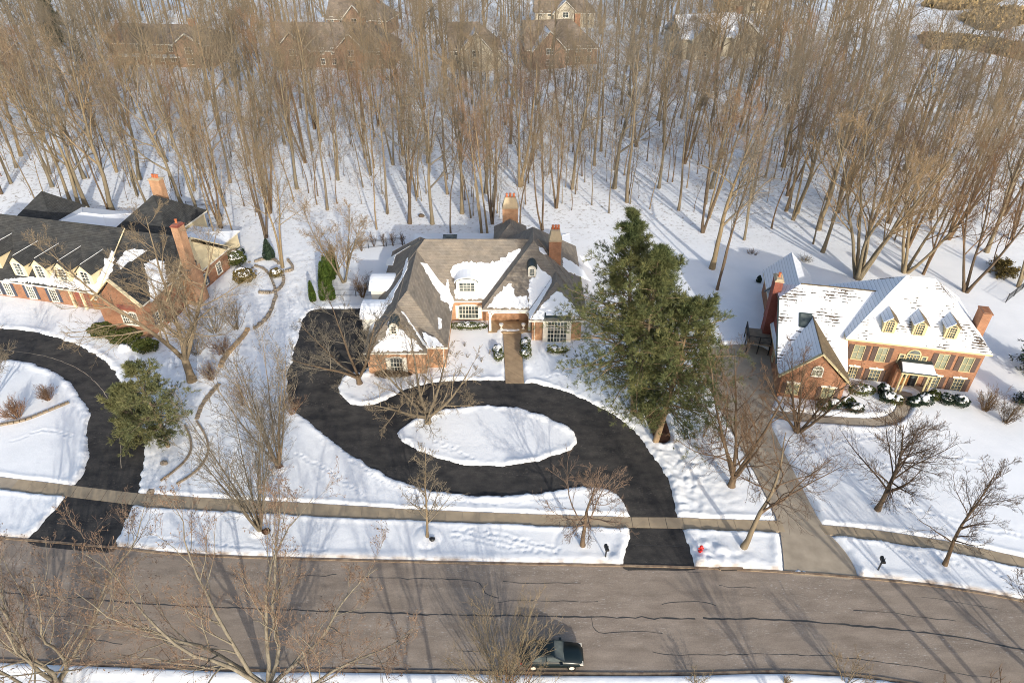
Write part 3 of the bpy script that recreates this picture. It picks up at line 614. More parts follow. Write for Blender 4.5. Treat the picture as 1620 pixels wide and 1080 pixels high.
def arch_dormer(Hs, o, w_, h, depth, wallmat='white', roofmat='metal', cols=2, rows=3, snow=False, win=(.5, .62), rise=None, k=10, over=.1):
    # round-topped dormer
    x, y, z0 = o; hw = w_ / 2; rise = hw if rise is None else rise
    prof = [(x - hw, z0), (x + hw, z0)] + [(x + hw * math.cos(math.pi * i / k), z0 + h + rise * math.sin(math.pi * i / k)) for i in range(k + 1)]
    d = Hs.part(MB().hexa([(a, y, b) for a, b in prof], [(a, y + depth, b) for a, b in prof]), 'dormer', wallmat)
    m = MB(); a_ = lambda r, e: [(x + (hw + r) * math.cos(math.pi * i / k), z0 + h + e + (rise + r) * math.sin(math.pi * i / k)) for i in range(k + 1)]
    i_, o_ = a_(.01, 0), a_(.12, .0)
    for j in range(k):
        q = [i_[j], o_[j], o_[j + 1], i_[j + 1]]; m.hexa([(a, y - over, b) for a, b in q], [(a, y + depth, b) for a, b in q])
    Hs.part(m, 'dormer_roof', roofmat, d)
    if snow:
        m = MB(); i_, o_ = a_(.122, 0), a_(.122, .0); o2 = [(x + (hw + .2) * math.cos(math.pi * i / k), z0 + h + (rise + .24) * math.sin(math.pi * i / k) + .02) for i in range(k + 1)]
        for j in range(k): q = [i_[j], o2[j], o2[j + 1], i_[j + 1]]; m.hexa([(a, y - over - .03, b) for a, b in q], [(a, y + depth, b) for a, b in q])
        Hs.part(m, 'snow_cap', 'roofsnow', d)
    Hs.window((x, y, z0 + h * (1 - win[1]) * .6), w_ * win[0], h * win[1] + (rise * .35 if rise > .3 else 0), cols, rows, parent=d, case=.07, name='dormer_window')
    return d

# --- the middle house, grey-brown roof
A = House('brick_house', (-4, 76, 0), 0, 'orange brick house with grey-brown hipped roof behind the oval driveway', off=True)
ZE = 3.3
A.wall(-16.6, -10.0, 64.0, 72, ZE, 'brick'); A.wall(-16.4, -7.75, 65.1, 85, ZE + .01, 'brick'); A.wall(-16.3, 9.0, 75.1, 86, ZE + .02, 'brick')
A.wall(2.45, 8.5, 70.75, 77, ZE + .015, 'brick'); A.wall(-3.0, 8.9, 76.2, 89, ZE + .03, 'brick'); A.wall(-14, 8, 85, 93.5, 3.0, 'brick')
rf = {}
rf['A'] = A.hip(-16.95, -9.7, 63.65, 78, ZE, 1.0, 'roofg', 'y', 'hh')
rf['B'] = A.hip(-16.98, -7.4, 64.75, 88, ZE + .01, 0.98, 'roofg', 'y', 'hh')
rf['M'] = A.hip(-16.99, 9.2, 74.75, 86.35, ZE + .02, 0.985, 'roofg', 'x', 'hh')
rf['E'] = A.hip(-3.75, 9.2, 72.65, 89.5, ZE + .03, 0.96, 'roofg', 'y', 'hh')
rf['F'] = A.hip(2.05, 8.9, 70.3, 80, ZE + .015, 1.0, 'roofg', 'y', 'hh')
rf['C'] = A.hip(-14.5, 8.6, 83, 94.2, 3.1, 0.22, 'roofsnow', 'x', 'hh')
rf['D'] = A.hip(-2.6, 2.1, 86, 92, 5.3, .95, 'roofg', 'y', 'hh'); A.wall(-2.2, 1.7, 86.4, 91.6, 5.2, 'brick')
S = lambda k, f, pts, sd=1, **kw: A.snow(rf[k][0], rf[k][1][f], [Z2(*p) for p in pts], seed=sd, **kw)
S('A', 'f', [(425, 868), (510, 770), (520, 700), (540, 720), (560, 790), (580, 740), (640, 790), (665, 800), (705, 856)], 1)
S('A', 'r', [(590, 650), (640, 665), (700, 730), (760, 770), (800, 835), (722, 845), (660, 750)], 2)
S('B', 'r', [(785, 680), (803, 690), (806, 735), (790, 745)], 3, jag=.05)
S('B', 'r', [(700, 760), (770, 790), (818, 838), (735, 843)], 4)
S('M', 'f', [(790, 480), (800, 495), (830, 515), (832, 478), (842, 480), (850, 545), (870, 588), (850, 590)], 5, jag=.05)
S('B', 'r', [(692, 388), (740, 400), (765, 440), (810, 500), (860, 545), (880, 588), (852, 650), (840, 605), (800, 590), (795, 555), (770, 520), (740, 470)], 6, jag=.06)
S('M', 'f', [(880, 560), (880, 585), (1040, 583), (1100, 540), (1225, 335), (1228, 318), (1180, 335), (1120, 370), (1060, 395), (1000, 388), (930, 385), (870, 405), (852, 430), (862, 470), (885, 480)], 7)
S('E', 'f', [(1045, 632), (1100, 560), (1165, 498), (1180, 500), (1195, 560), (1240, 575), (1262, 566), (1265, 590), (1270, 600), (1268, 634)], 8)
S('E', 'f', [(1270, 600), (1272, 480), (1305, 470), (1318, 395), (1330, 420), (1392, 468), (1380, 520), (1290, 640), (1272, 634)], 9)
S('E', 'r', [(1322, 305), (1345, 312), (1368, 345), (1355, 350), (1330, 330)], 10, jag=.05)
S('E', 'r', [(1450, 365), (1500, 385), (1560, 430), (1600, 490), (1560, 470), (1480, 440), (1450, 410)], 11)
S('E', 'r', [(1540, 350), (1570, 360), (1610, 430), (1570, 400)], 16, jag=.05)
S('F', 'l', [(1278, 695), (1392, 500), (1394, 475), (1270, 655)], 12, jag=.04)
S('F', 'f', [(1280, 696), (1345, 610), (1420, 540), (1445, 548), (1500, 600), (1552, 688)], 13, jag=.06)
S('B', 'l', [(590, 470), (620, 370), (628, 362), (622, 420), (600, 470), (560, 540), (540, 600), (470, 660), (430, 760), (410, 800), (430, 700)], 14, jag=.06)
S('M', 'l', [(515, 375), (560, 345), (640, 300), (560, 350), (545, 405), (510, 405)], 15, jag=.03)
# skylight on the low rear roof
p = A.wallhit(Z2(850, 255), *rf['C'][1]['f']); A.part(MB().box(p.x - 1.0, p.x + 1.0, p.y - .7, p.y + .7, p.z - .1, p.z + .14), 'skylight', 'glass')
# barrel-roofed wall dormers over the garage doors, on the court side
for i, (yc, nm) in enumerate(((70.9, 0), (77.4, 1))):
    m = MB(); hw = 1.75; x0, x1 = -17.9, -13.4; zb = 2.6; k = 10; ht = 4.35
    prof = [(yc - hw, zb), (yc + hw, zb)] + [(yc + hw * math.cos(math.pi * j / k), ht + .75 * math.sin(math.pi * j / k)) for j in range(k + 1)]
    d = A.part(MB().hexa([(x0, a, b) for a, b in prof][::-1], [(x1, a, b) for a, b in prof][::-1]), 'wall_dormer', 'white')
    m = MB(); pr = lambda r: [(yc + (hw + r) * math.cos(math.pi * j / k), ht + .03 + (.75 + r) * math.sin(math.pi * j / k)) for j in range(k + 1)]
    a, b = pr(.05), pr(.26)
    for j in range(k): q = [a[j], b[j], b[j + 1], a[j + 1]]; m.hexa([(x0 - .2, u, v) for u, v in q][::-1], [(x1, u, v) for u, v in q][::-1])
    A.part(m, 'snow_cap', 'roofsnow', d)
    A.window((x0, yc, 3.1), 1.2, 1.1, 3, 2, ux=(0, -1, 0), n=(-1, 0, 0), parent=d, name='dormer_window')
    g = MB().fbox((-16.61 if yc < 72 else -16.41, yc, 0), (0, -1, 0), (0, 0, 1), (-1, 0, 0), -1.35, 1.35, 0, 2.3, 0, .06)
    for q in range(1, 4): g.fbox((-16.61 if yc < 72 else -16.41, yc, 0), (0, -1, 0), (0, 0, 1), (-1, 0, 0), -1.3, 1.3, q * .56 - .02, q * .56 + .02, .061, .075)
    A.part(g, 'garage_door', 'white')
# dormers on the street side
c = A.wallhit(Z2(942, 548), *rf['M'][1]['f']); arch_dormer(A, (c.x, c.y - .05, c.z - .1), 2.75, 1.55, 4.2, 'white', 'metal', 4, 3, True, (.68, .62), .55)
c = A.wallhit(Z2(553, 770), *rf['A'][1]['f']); arch_dormer(A, (c.x, c.y - .05, c.z - .1), 1.0, 1.15, 2.2, 'white', 'metal', 2, 3)
c = A.wallhit(Z2(1288, 462), *rf['E'][1]['f']); arch_dormer(A, (c.x, c.y - .05, c.z - .1), 1.0, 1.15, 2.2, 'white', 'metal', 2, 3)
# windows
o, w_, h = rect(A, 64.0, Z2, 535, 597, 900, 968); A.window(o, w_, h, 4, 3, shutter='white', sw=.42, arch=.18)
o, w_, h = rect(A, 75.1, Z2, 900, 1000, 622, 684); A.window(o, w_, h, 6, 3, shutter='white', sw=.34, arch=.22)
m = MB(); o, w_, h = rect(A, 70.75, Z2, 1345, 1495, 692, 822); A.part(MB().box(o.x - w_ / 2, o.x + w_ / 2, 70.35, 70.75, .1, o.z + h), 'bay_surround', 'white')
o, w_, h = rect(A, 70.35, Z2, 1372, 1472, 705, 810); A.window((o.x, 70.35, o.z), w_, h, 6, 5, case=.08)
m = MB(); m.fbox((o.x, 70.35, 0), (1, 0, 0), (0, 0, 1), (0, -1, 0), -w_ / 2, w_ / 2, o.z + h * .68, o.z + h * .72, .01, .08)
for u in (-w_ / 6, w_ / 6): m.fbox((o.x, 70.35, 0), (1, 0, 0), (0, 0, 1), (0, -1, 0), u - .05, u + .05, o.z, o.z + h, .01, .081)
A.part(m, 'bay_mullion', 'white')
bx0, bx1 = o.x - 1.72, o.x + 1.62
A.part(MB().hexa([(bx0, 70.1, 3.38), (bx1, 70.1, 3.38), (bx1, 71.6, 3.38), (bx0, 71.6, 3.38)], [(bx0 + .15, 70.25, 3.75), (bx1 - .15, 70.25, 3.75), (bx1 - .15, 71.6, 4.35), (bx0 + .15, 71.6, 4.35)]), 'bay_roof', 'metal')
A.part(MB().hexa([(bx0 + .3, 70.55, 3.83), (bx1 - .35, 70.5, 3.83), (bx1 - .25, 71.5, 4.25), (bx0 + .25, 71.5, 4.25)], [(bx0 + .35, 70.6, 3.97), (bx1 - .4, 70.55, 3.97), (bx1 - .3, 71.5, 4.37), (bx0 + .3, 71.5, 4.37)]), 'snow_patch', 'roofsnow')
# porch
A.part(MB().box(-3.0, 2.4, 72.3, 76.2, -.2, .22), 'porch_floor', 'paver')
for x in (-2.75, 2.2):
    m = MB().box(x - .14, x + .14, 72.6, 72.88, .22, 3.08); sg = 1 if x < 0 else -1
    for j in range(6):
        a0, a1 = R(90) * j / 6, R(90) * (j + 1) / 6; P_ = lambda a, r: (x + sg * (.14 + 1.1 - r * math.cos(a)), 2.0 + (r) * math.sin(a) * .95)
        q = [P_(a0, 1.1), P_(a0, 1.24), P_(a1, 1.24), P_(a1, 1.1)]; q = [(x + sg * max(.0, sg * (u - x)), min(v, 3.08)) for u, v in q]
        m.hexa([(u, 72.66, v) for u, v in q], [(u, 72.82, v) for u, v in q])
    A.part(m, 'porch_post', 'white')
A.part(MB().box(-3.0, 2.4, 72.55, 72.95, 2.9, 3.08), 'porch_beam', 'white')
dr = MB().box(-1.1, 1.2, 76.02, 76.2, .22, 2.75); A.part(dr, 'door_surround', 'white')
for sg in (-1, 1):
    m = MB(); x = .05 + sg * .46; m.box(x - .44, x + .44, 75.96, 76.02, .3, 2.55); dd_ = A.part(m, 'door', 'wood')
    A.part(MB().box(x - .3, x + .3, 75.935, 75.958, 1.5, 2.4), 'door_pane', 'glass', dd_); A.part(MB().box(x - sg * .36 - .03, x - sg * .36 + .03, 75.9, 75.958, 1.15, 1.4), 'door_handle', 'black', dd_)
A.part(MB().box(-.85, .95, 74.9, 75.9, .221, .24), 'door_mat', 'black')
for x in (-1.75, 1.85):
    m = MB().box(x - .1, x + .1, 76.0, 76.19, 1.75, 1.95); m.lathe([(.05, 0), (.13, .1), (.15, .4), (.03, .62)], 6, (x, 75.98, 1.62)); A.part(m, 'wall_lantern', 'black')
chimney(A, 4.7, 6.25, 78.6, 80.1, 4.5, 11.2, 'brickr', 'cap', 3, taper=1.5); chimney(A, -1.35, .85, 90.4, 91.7, 3, 10.4, 'brick', 'cap', 3, taper=1.6)
A.part(MB().tube([(2.75, 70.68, 3.1), (2.75, 70.66, .1)], .05, 6), 'downpipe', 'white'); A.part(MB().tube([(-7.95, 65.03, 3.1), (-7.95, 65.02, .1)], .05, 6), 'downpipe', 'white')

# --- the right-hand house, snow on its shakes
B_ = House('brick_house', (37.05, 63.11, 0), -math.atan2(3.05, 14.58), 'two-storey red brick house with three dormers and snow-dusted shake roof')
B_.wall(.45, 14.45, .45, 11.4, 5.62, 'brickr'); B_.wall(-6.7, .46, -2.4, 12.4, 3.0, 'brickr'); B_.wall(-6.7, 3, -4.5, 3, 2.95, 'brickr') if False else None
m1 = B_.hip(0, 14.9, 0, 11.9, 5.7, 0.89, 'rooft', 'x', 'hh', mats={'l': 'roofseam'}, trim='tan')
# salt-box wing: long snowy slope to the street, gable wall to the left
ww = MB(); prof = [(-2.7, 3.15), (5.95, 8.7), (12.8, 3.4)]
for x0, x1 in ((-7.15, 5.0),): ww.poly([(x0, prof[0][0], prof[0][1]), (.38, prof[0][0], prof[0][1]), (.38, .7, 3.15 + 3.4 * .6416), (x1, prof[1][0], prof[1][1]), (x0 + 2.4, prof[1][0], prof[1][1]), (x0, 4.2, 3.15 + 6.9 * .6416)])
ww.poly([(-7.15, 4.2, 3.15 + 6.9 * .6416), (-4.75, 5.95, 8.7), (-7.15, 8.3, 6.88)])
ww.poly([(5, 12.8, 3.4), (-7.15, 12.8, 3.4), (-7.15, 8.3, 6.88), (-4.75, 5.95, 8.7), (5, 5.95, 8.7)])
wr = B_.part(ww, 'roof', 'rooft'); wr.data.materials.append(M['roofseam']); wr.data.polygons[1].material_index = 1
B_.part(MB().hexa([(-6.72, -2.4, 2.9), (-6.72, 12.4, 2.9), (-6.72, 12.4, 3.3), (-6.72, 8.2, 6.7), (-6.72, 4.4, 7.3), (-6.72, -2.4, 3.1)][::-1], [(-6.5, -2.4, 2.9), (-6.5, 12.4, 2.9), (-6.5, 12.4, 3.3), (-6.5, 8.2, 6.7), (-6.5, 4.4, 7.3), (-6.5, -2.4, 3.1)][::-1]), 'gable_wall', 'brickd')
B_.part(MB().tube([(-7.15, -2.7, 3.1), (-7.15, 4.2, 7.53), (-7.15, 8.3, 6.83), (-7.15, 12.8, 3.35)], .12, 4), 'bargeboard', 'metal'); B_.part(MB().tube([(-4.75, 5.95, 8.72), (5, 5.95, 8.72)], .09, 5), 'ridge_cap', 'roofbr', wr)
B_.part(MB().box(-7.1, .3, -2.7, -2.5, 2.9, 3.1), 'fascia', 'tan', wr)
# front-facing garage gable
gx0, gx1, gy = -7.05, .35, -4.95
gm = B_.hip(gx0, gx1, gy, 6, 3.05, 0.95, 'roofbr', 'y', 'gg', mats={'l': 'roofseam'}, trim='tan')
B_.wall(gx0 + .4, gx1 - .4, gy + .35, 0, 2.85, 'brickr'); cx = (gx0 + gx1) / 2; hw = (gx1 - gx0) / 2 - .4
B_.part(MB().hexa([(cx - hw, gy + .35, 2.84), (cx + hw, gy + .35, 2.84), (cx, gy + .35, 2.84 + hw * .95 + .28)], [(cx - hw, gy + .75, 2.84), (cx + hw, gy + .75, 2.84), (cx, gy + .75, 2.84 + hw * .95 + .28)]), 'gable_wall', 'brickr')
for sg in (-1, 1): B_.part(MB().hexa(*[[(cx + sg * (hw + .42), y_, 2.93), (cx, y_, 2.93 + (hw + .42) * .95), (cx, y_, 3.09 + (hw + .42) * .95), (cx + sg * (hw + .42), y_, 3.1)] for y_ in (gy - .08, gy + .34)]), 'bargeboard', 'tan')
B_.window((cx + .1, gy + .35, 3.55), .95, .75, 3, 2, trim='white', glass='glassb', arch=.45)
for sx in (-1.9, 1.75): B_.window((cx + sx, gy + .35, .75), 1.15, 1.25, 2, 2, trim='tan', glass='glassb', shutter='shutterd', head='white')
# three dormers
for zx in (905, 1065, 1235):
    c = B_.wallhit(Z3(zx - 12, 490 if zx < 1000 else (505 if zx < 1200 else 522)), *m1[1]['f'])
    shingle_dormer(B_, (c.x, c.y - .05, c.z - .15), 1.35, 1.5, 2.9, 'rooft', 'tan', 0.85, 3, 4, 'tan', .16, False, True, rmats={-1: 'roofseam', 1: 'roofbr'})
# windows and door on the street front
FY = .45
for x0, x1, y0, y1 in ((700, 768, 560, 632), (828, 890, 572, 645), (1148, 1215, 608, 682), (1280, 1347, 625, 698)):
    o, w_, h = rect(B_, FY, Z3, x0, x1, y0, y1); B_.window(o, w_ * .82, h, 2, 2, trim='tan', glass='glassb', shutter='shutterd', sw=.5, case=.07)
for x0, x1, y0, y1 in ((678, 725, 676, 745), (783, 848, 690, 765), (1100, 1165, 725, 797), (1228, 1292, 738, 812)):
    o, w_, h = rect(B_, FY, Z3, x0, x1, y0, y1); B_.window(o, w_ * .82, h, 3, 4, trim='tan', shutter='shutterd', sw=.48, case=.07, head='white')
o, w_, h = rect(B_, FY, Z3, 990, 1060, 605, 652); B_.window(o, 1.25, 1.05, 4, 3, trim='tan', arch=.6, case=.12)
for sg in (-1, 1): B_.window(Vector((o.x + sg * 1.15, FY, o.z)), .38, .9, 1, 2, trim='tan', case=.14)
o, w_, h = rect(B_, FY, Z3, 955, 1030, 730, 795); dx = o.x
B_.part(MB().box(dx - .95, dx + .95, FY - .1, FY + .01, .1, 2.75), 'door_surround', 'tan')
for sg in (-1, 1):
    d_ = B_.part(MB().box(dx + sg * .42 - .4, dx + sg * .42 + .4, FY - .15, FY - .1, .15, 2.35), 'door', 'wood' if sg < 0 else 'black'); B_.part(MB().box(dx + sg * .42 - .26, dx + sg * .42 + .26, FY - .17, FY - .151, 1.2, 2.2), 'door_pane', 'glass', d_)
B_.part(MB().box(dx - 2.1, dx + 2.1, FY - 2.2, FY, -.1, .15), 'porch_floor', 'concrete')
for x in (-1.55, -1.1, 1.1, 1.55): B_.part(MB().lathe([(.17, .15), (.17, .27), (.12, .3), (.11, 2.7), (.16, 2.75), (.16, 2.9)], 10, (dx + x, FY - 1.75, 0)), 'column', 'tan')
B_.part(MB().box(dx - 1.75, dx + 1.75, FY - 1.98, FY - .01, 2.9, 3.15), 'porch_beam', 'tan')
pr = B_.part(MB().hexa([(dx - 1.85, FY - 2.1, 3.151), (dx + 1.85, FY - 2.1, 3.151), (dx + 1.85, FY, 3.151), (dx - 1.85, FY, 3.151)], [(dx - 1.78, FY - 1.95, 3.26), (dx + 1.78, FY - 1.95, 3.26), (dx + 1.6, FY, 3.7), (dx - 1.6, FY, 3.7)]), 'porch_roof', 'metal')
B_.part(MB().hexa([(dx - 1.74, FY - 1.97, 3.25), (dx + 1.74, FY - 1.97, 3.25), (dx + 1.62, FY - .6, 3.56), (dx - 1.62, FY - .6, 3.56)], [(dx - 1.7, FY - 1.92, 3.35), (dx + 1.7, FY - 1.92, 3.35), (dx + 1.58, FY - .65, 3.64), (dx - 1.58, FY - .65, 3.64)]), 'snow_patch', 'roofsnow', pr)
B_.part(MB().box(dx - 2.05, dx - 1.2, FY - 1.0, FY, 0, 2.9), 'porch_wall', 'brickr')
# skylight, chimneys, rear ell, deck
c = Vector((-4.2, 1.9, 3.15 + 4.6 * .6416)); q = [(-4.85, 1.3), (-3.5, 1.3), (-3.5, 2.75), (-4.85, 2.75)]; zz = lambda y_: 3.15 + (y_ + 2.7) * .6416
sk = B_.part(MB().hexa([(a, b, zz(b) - .05) for a, b in q], [(a, b, zz(b) + .16) for a, b in q]), 'skylight', 'metal'); q2 = [(-4.72, 1.42), (-3.63, 1.42), (-3.63, 2.62), (-4.72, 2.62)]
B_.part(MB().hexa([(a, b, zz(b) + .15) for a, b in q2], [(a, b, zz(b) + .175) for a, b in q2]), 'pane', 'glass', sk)
chimney(B_, 14.46, 15.4, 4.4, 6.0, -.2, 8.3, 'brickr', 'brickr', 0, taper=.3); ch = chimney(B_, -7.65, -6.73, 5.6, 7.4, -.2, 9.2, 'brickd', 'cap', 1, taper=.4)
B_.hip(-6.9, -.8, 9.5, 18.5, 3.3, 1.0, 'roofseam', 'y', 'gg', trim='tan'); B_.wall(-6.5, -1.2, 10, 18.1, 3.1, 'brickr')
dk = B_.part(MB().box(-9.6, -6.75, 3.2, 6.6, 1.35, 1.5), 'deck', 'timber')
for x, y_ in ((-9.5, 3.3), (-9.5, 6.5), (-6.9, 3.3), (-9.5, 4.9), (-8.2, 3.3)): B_.part(MB().box(x - .06, x + .06, y_ - .06, y_ + .06, -.2, 2.45), 'deck_post', 'black', dk)
for a, b in (((-9.5, 3.3), (-9.5, 6.5)), ((-9.5, 3.3), (-6.9, 3.3))):
    m = MB(); m.tube([(*a, 2.45), (*b, 2.45)], .05, 4); m.tube([(*a, 1.65), (*b, 1.65)], .03, 4)
    L = math.hypot(b[0] - a[0], b[1] - a[1])
    for i in range(int(L / .14)): t = i * .14 / L; m.tube([(a[0] + (b[0] - a[0]) * t, a[1] + (b[1] - a[1]) * t, 1.65), (a[0] + (b[0] - a[0]) * t, a[1] + (b[1] - a[1]) * t, 2.45)], .018, 3)
    B_.part(m, 'deck_railing', 'black', dk)
for y_ in (1.2, 9.6): B_.window((-6.72, y_, 1.0), .9, 1.4, 2, 4, ux=(0, -1, 0), n=(-1, 0, 0), trim='tan')

# --- the left-hand house, charcoal roof and five cream dormers
C_ = House('brick_house', (-53.71, 77.09, 0), R(-13), 'brick house with charcoal roof and a row of five cream gabled dormers')
C_.wall(-26, 9.6, .5, 14.5, 2.95, 'brickr')
cm = C_.hip(-27, 0.15, 0, 15.6, 3.0, .71, 'roofb', 'x', 'gg', trim='white'); cm2 = C_.hip(.2, 10.1, .25, 15.3, 3.02, .70, 'roofb', 'x', 'gg', trim='white')
C_.part(MB().hexa([(9.2, .7, 2.9), (9.2, 14.8, 2.9), (9.2, 7.75, 2.9 + 7.05 * .7)][::-1], [(9.65, .7, 2.9), (9.65, 14.8, 2.9), (9.65, 7.75, 2.9 + 7.05 * .7)][::-1]), 'gable_wall', 'siding')
C_.part(MB().hexa([(.06, -.1, 2.9), (.19, -.1, 2.9), (.19, 7.8, 8.5), (.06, 7.8, 8.5)], [(.06, -.1, 3.06), (.19, -.1, 3.06), (.19, 7.8, 8.62), (.06, 7.8, 8.62)]), 'bargeboard', 'siding')
for sg in (1,): C_.part(MB().hexa([(9.9, .2, 2.95), (10.15, .2, 2.95), (10.15, 7.78, 8.25), (9.9, 7.78, 8.25)], [(9.9, .2, 3.1), (10.15, .2, 3.1), (10.15, 7.78, 8.42), (9.9, 7.78, 8.42)]), 'bargeboard', 'siding')
C_.part(MB().hexa([(9.9, 15.4, 2.95), (9.9, 7.78, 8.25), (10.15, 7.78, 8.25), (10.15, 15.4, 2.95)], [(9.9, 15.4, 3.1), (9.9, 7.78, 8.42), (10.15, 7.78, 8.42), (10.15, 15.4, 3.1)]), 'bargeboard', 'siding')
C_.window((9.65, 2.6, 4.3), .95, 1.35, 2, 4, ux=(0, 1, 0), n=(1, 0, 0), shutter='shutterb', sw=.4); C_.window((9.6, 8.4, .7), 1.0, 1.5, 2, 4, ux=(0, 1, 0), n=(1, 0, 0), shutter='shutterb', sw=.4); C_.window((9.6, 12.0, .7), 1.0, 1.5, 2, 4, ux=(0, 1, 0), n=(1, 0, 0))
gw = C_.hip(3.3, 10.2, -4.2, 7.4, 5.0, .95, 'roofb', 'y', 'gg', trim='white'); C_.wall(3.65, 9.88, -3.8, 2.8, 4.8, 'brickr'); cx, hw = 6.75, 3.1
C_.part(MB().hexa([(cx - hw, -3.8, 4.79), (cx + hw, -3.8, 4.79), (cx, -3.8, 5.1 + hw * .95)], [(cx - hw, -3.4, 4.79), (cx + hw, -3.4, 4.79), (cx, -3.4, 5.1 + hw * .95)]), 'gable_wall', 'brickr')
for sg in (-1, 1): C_.part(MB().hexa(*[[(cx + sg * 3.45, y_, 4.9), (cx, y_, 4.9 + 3.45 * .95), (cx, y_, 5.08 + 3.45 * .95), (cx + sg * 3.45, y_, 5.08)] for y_ in (-4.28, -3.86)]), 'bargeboard', 'siding')
o, w_, h = rect(C_, -3.8, Z1, 635, 750, 775, 850)
for sx in (-.6, .6): C_.window((o.x + sx, -3.8, o.z), .9, 1.65, 3, 4, trim='white', arch=.15)
C_.part(MB().fbox((o.x, -3.8, 0), (1, 0, 0), (0, 0, 1), (0, -1, 0), -1.25, 1.25, o.z + 2.1, o.z + 2.75, 0, .05), 'brick_panel', 'brickd')
C_.window((9.88, -1.6, 1.2), .95, 1.5, 2, 4, ux=(0, 1, 0), n=(1, 0, 0), shutter='shutterb', sw=.4)
C_.part(MB().box(9.67, 11.3, 4.2, 6.5, -.2, 5.4), 'chimney_breast', 'brick'); chimney(C_, 10.16, 11.2, 4.6, 5.9, 5.4, 11.8, 'brick', 'brickd', 1, taper=.45)
for i, zx in enumerate((-20, 118, 232, 352, 472)):
    zy = (548, 592, 606, 622, 640)[i]; c = C_.wallhit(Z1(zx, zy), *cm[1]['f'])
    shingle_dormer(C_, (c.x, c.y - .05, c.z - .12), 2.1, 1.95, 4.4, 'roofb', 'siding', .95, 2, 4, 'white', .24, True)
for x0, x1, y0, y1 in ((22, 92, 645, 732), (140, 215, 655, 748), (260, 330, 668, 757)):
    o, w_, h = rect(C_, .5, Z1, x0 + 8, x1 - 8, y0, y1); C_.window((o.x, .5, .5), 1.0, 1.75, 3, 4, shutter='shutterb', sw=.45, arch=.12)
C_.window((o.x - 9.2, .5, .5), 1.0, 1.75, 3, 4, shutter='shutterb', sw=.45, arch=.12)
# arched entry porch
for x in (-4.6, -2.9): C_.part(MB().box(x - .13, x + .13, .1, .36, 0, 2.8), 'porch_post', 'siding')
C_.part(MB().box(-4.2, -.2, .42, .499, .05, 2.7), 'entry_recess', 'brickd')
C_.part(MB().box(-1.9, -.9, .36, .419, .05, 2.3), 'door', 'wood')
SL = lambda r, f, pts, sd, **kw: C_.snow(r[0], r[1][f], [Z1(*p) for p in pts], seed=sd, **kw)
SL(cm, 'f', [(0, 622), (60, 610), (170, 600), (220, 610), (290, 560), (300, 600), (350, 632), (385, 620), (420, 590), (450, 640), (510, 640), (545, 580), (560, 500), (580, 505), (600, 460), (612, 470), (600, 570), (525, 685), (400, 668), (200, 635)], 1, jag=.08)
SL(cm2, 'f', [(645, 560), (625, 520), (660, 470), (720, 450), (790, 462), (795, 490), (750, 510), (690, 520)], 2)
SL(gw, 'r', [(770, 530), (830, 500), (880, 520), (895, 610), (865, 680), (805, 738), (790, 640)], 3)
# rear wings: two pyramids and low snowy roofs between
C_.hip(-9.6, .0, 15.4, 25.0, 3.5, .85, 'roofb', 'x', 'hh'); C_.wall(-9.2, -.4, 15.8, 24.6, 3.4, 'siding')
C_.hip(-27.5, -20.2, 15.4, 22.7, 3.2, 1.0, 'roofb', 'x', 'hh'); C_.hip(-20.6, -9.8, 14.8, 22, 3.3, .28, 'roofsnow', 'x', 'hh'); C_.hip(0.2, 8.2, 14.6, 20.5, 3.0, .28, 'roofsnow', 'x', 'hh'); C_.wall(.5, 7.9, 14.6, 20.2, 2.9, 'siding')
chimney(C_, -7.0, -5.2, 22.6, 23.7, 3, 9.2, 'brick', 'cap', 3, taper=.35)

# ------------------------------------------------------------------ trees without leaves
class Tubes:
    def __init__(s): s.b = {}
    def add(s, P, Rd, sides): s.b.setdefault((P.shape[1], sides), []).append((P, Rd))
    def mesh(s, name, extra=None):
        Vs, Qs, base = [], [], 0
        for (n, k), lst in s.b.items():
            P = np.concatenate([a for a, _ in lst]); Rd = np.concatenate([b for _, b in lst]); B = len(P)
            T = np.empty_like(P); T[:, 1:-1] = P[:, 2:] - P[:, :-2]; T[:, 0] = P[:, 1] - P[:, 0]; T[:, -1] = P[:, -1] - P[:, -2]
            T /= np.linalg.norm(T, axis=2, keepdims=True) + 1e-9
            ref = np.where(np.abs(T[:, :1, 2:3]) < 0.9, np.array([0, 0, 1.0]), np.array([1.0, 0, 0])); ref = np.broadcast_to(ref, T.shape)
            U = np.cross(T, ref); U /= np.linalg.norm(U, axis=2, keepdims=True) + 1e-9; W = np.cross(T, U)
            a = np.arange(k) * 2 * np.pi / k
            V = P[:, :, None, :] + Rd[:, :, None, None] * (U[:, :, None, :] * np.cos(a)[None, None, :, None] + W[:, :, None, :] * np.sin(a)[None, None, :, None])
            Vs.append(V.reshape(-1, 3)); ii = (np.arange(B)[:, None, None] * n + np.arange(n - 1)[None, :, None]) * k; j = np.arange(k)[None, None, :]; j2 = (j + 1) % k
            q = np.stack([ii + j, ii + j2, ii + k + j2, ii + k + j], -1).reshape(-1, 4) + base; Qs.append(q); base += B * n * k
        return npmesh(name, np.concatenate(Vs), quads=np.concatenate(Qs), smooth=True)
def nrm(a): return a / (np.linalg.norm(a, axis=-1, keepdims=True) + 1e-9)
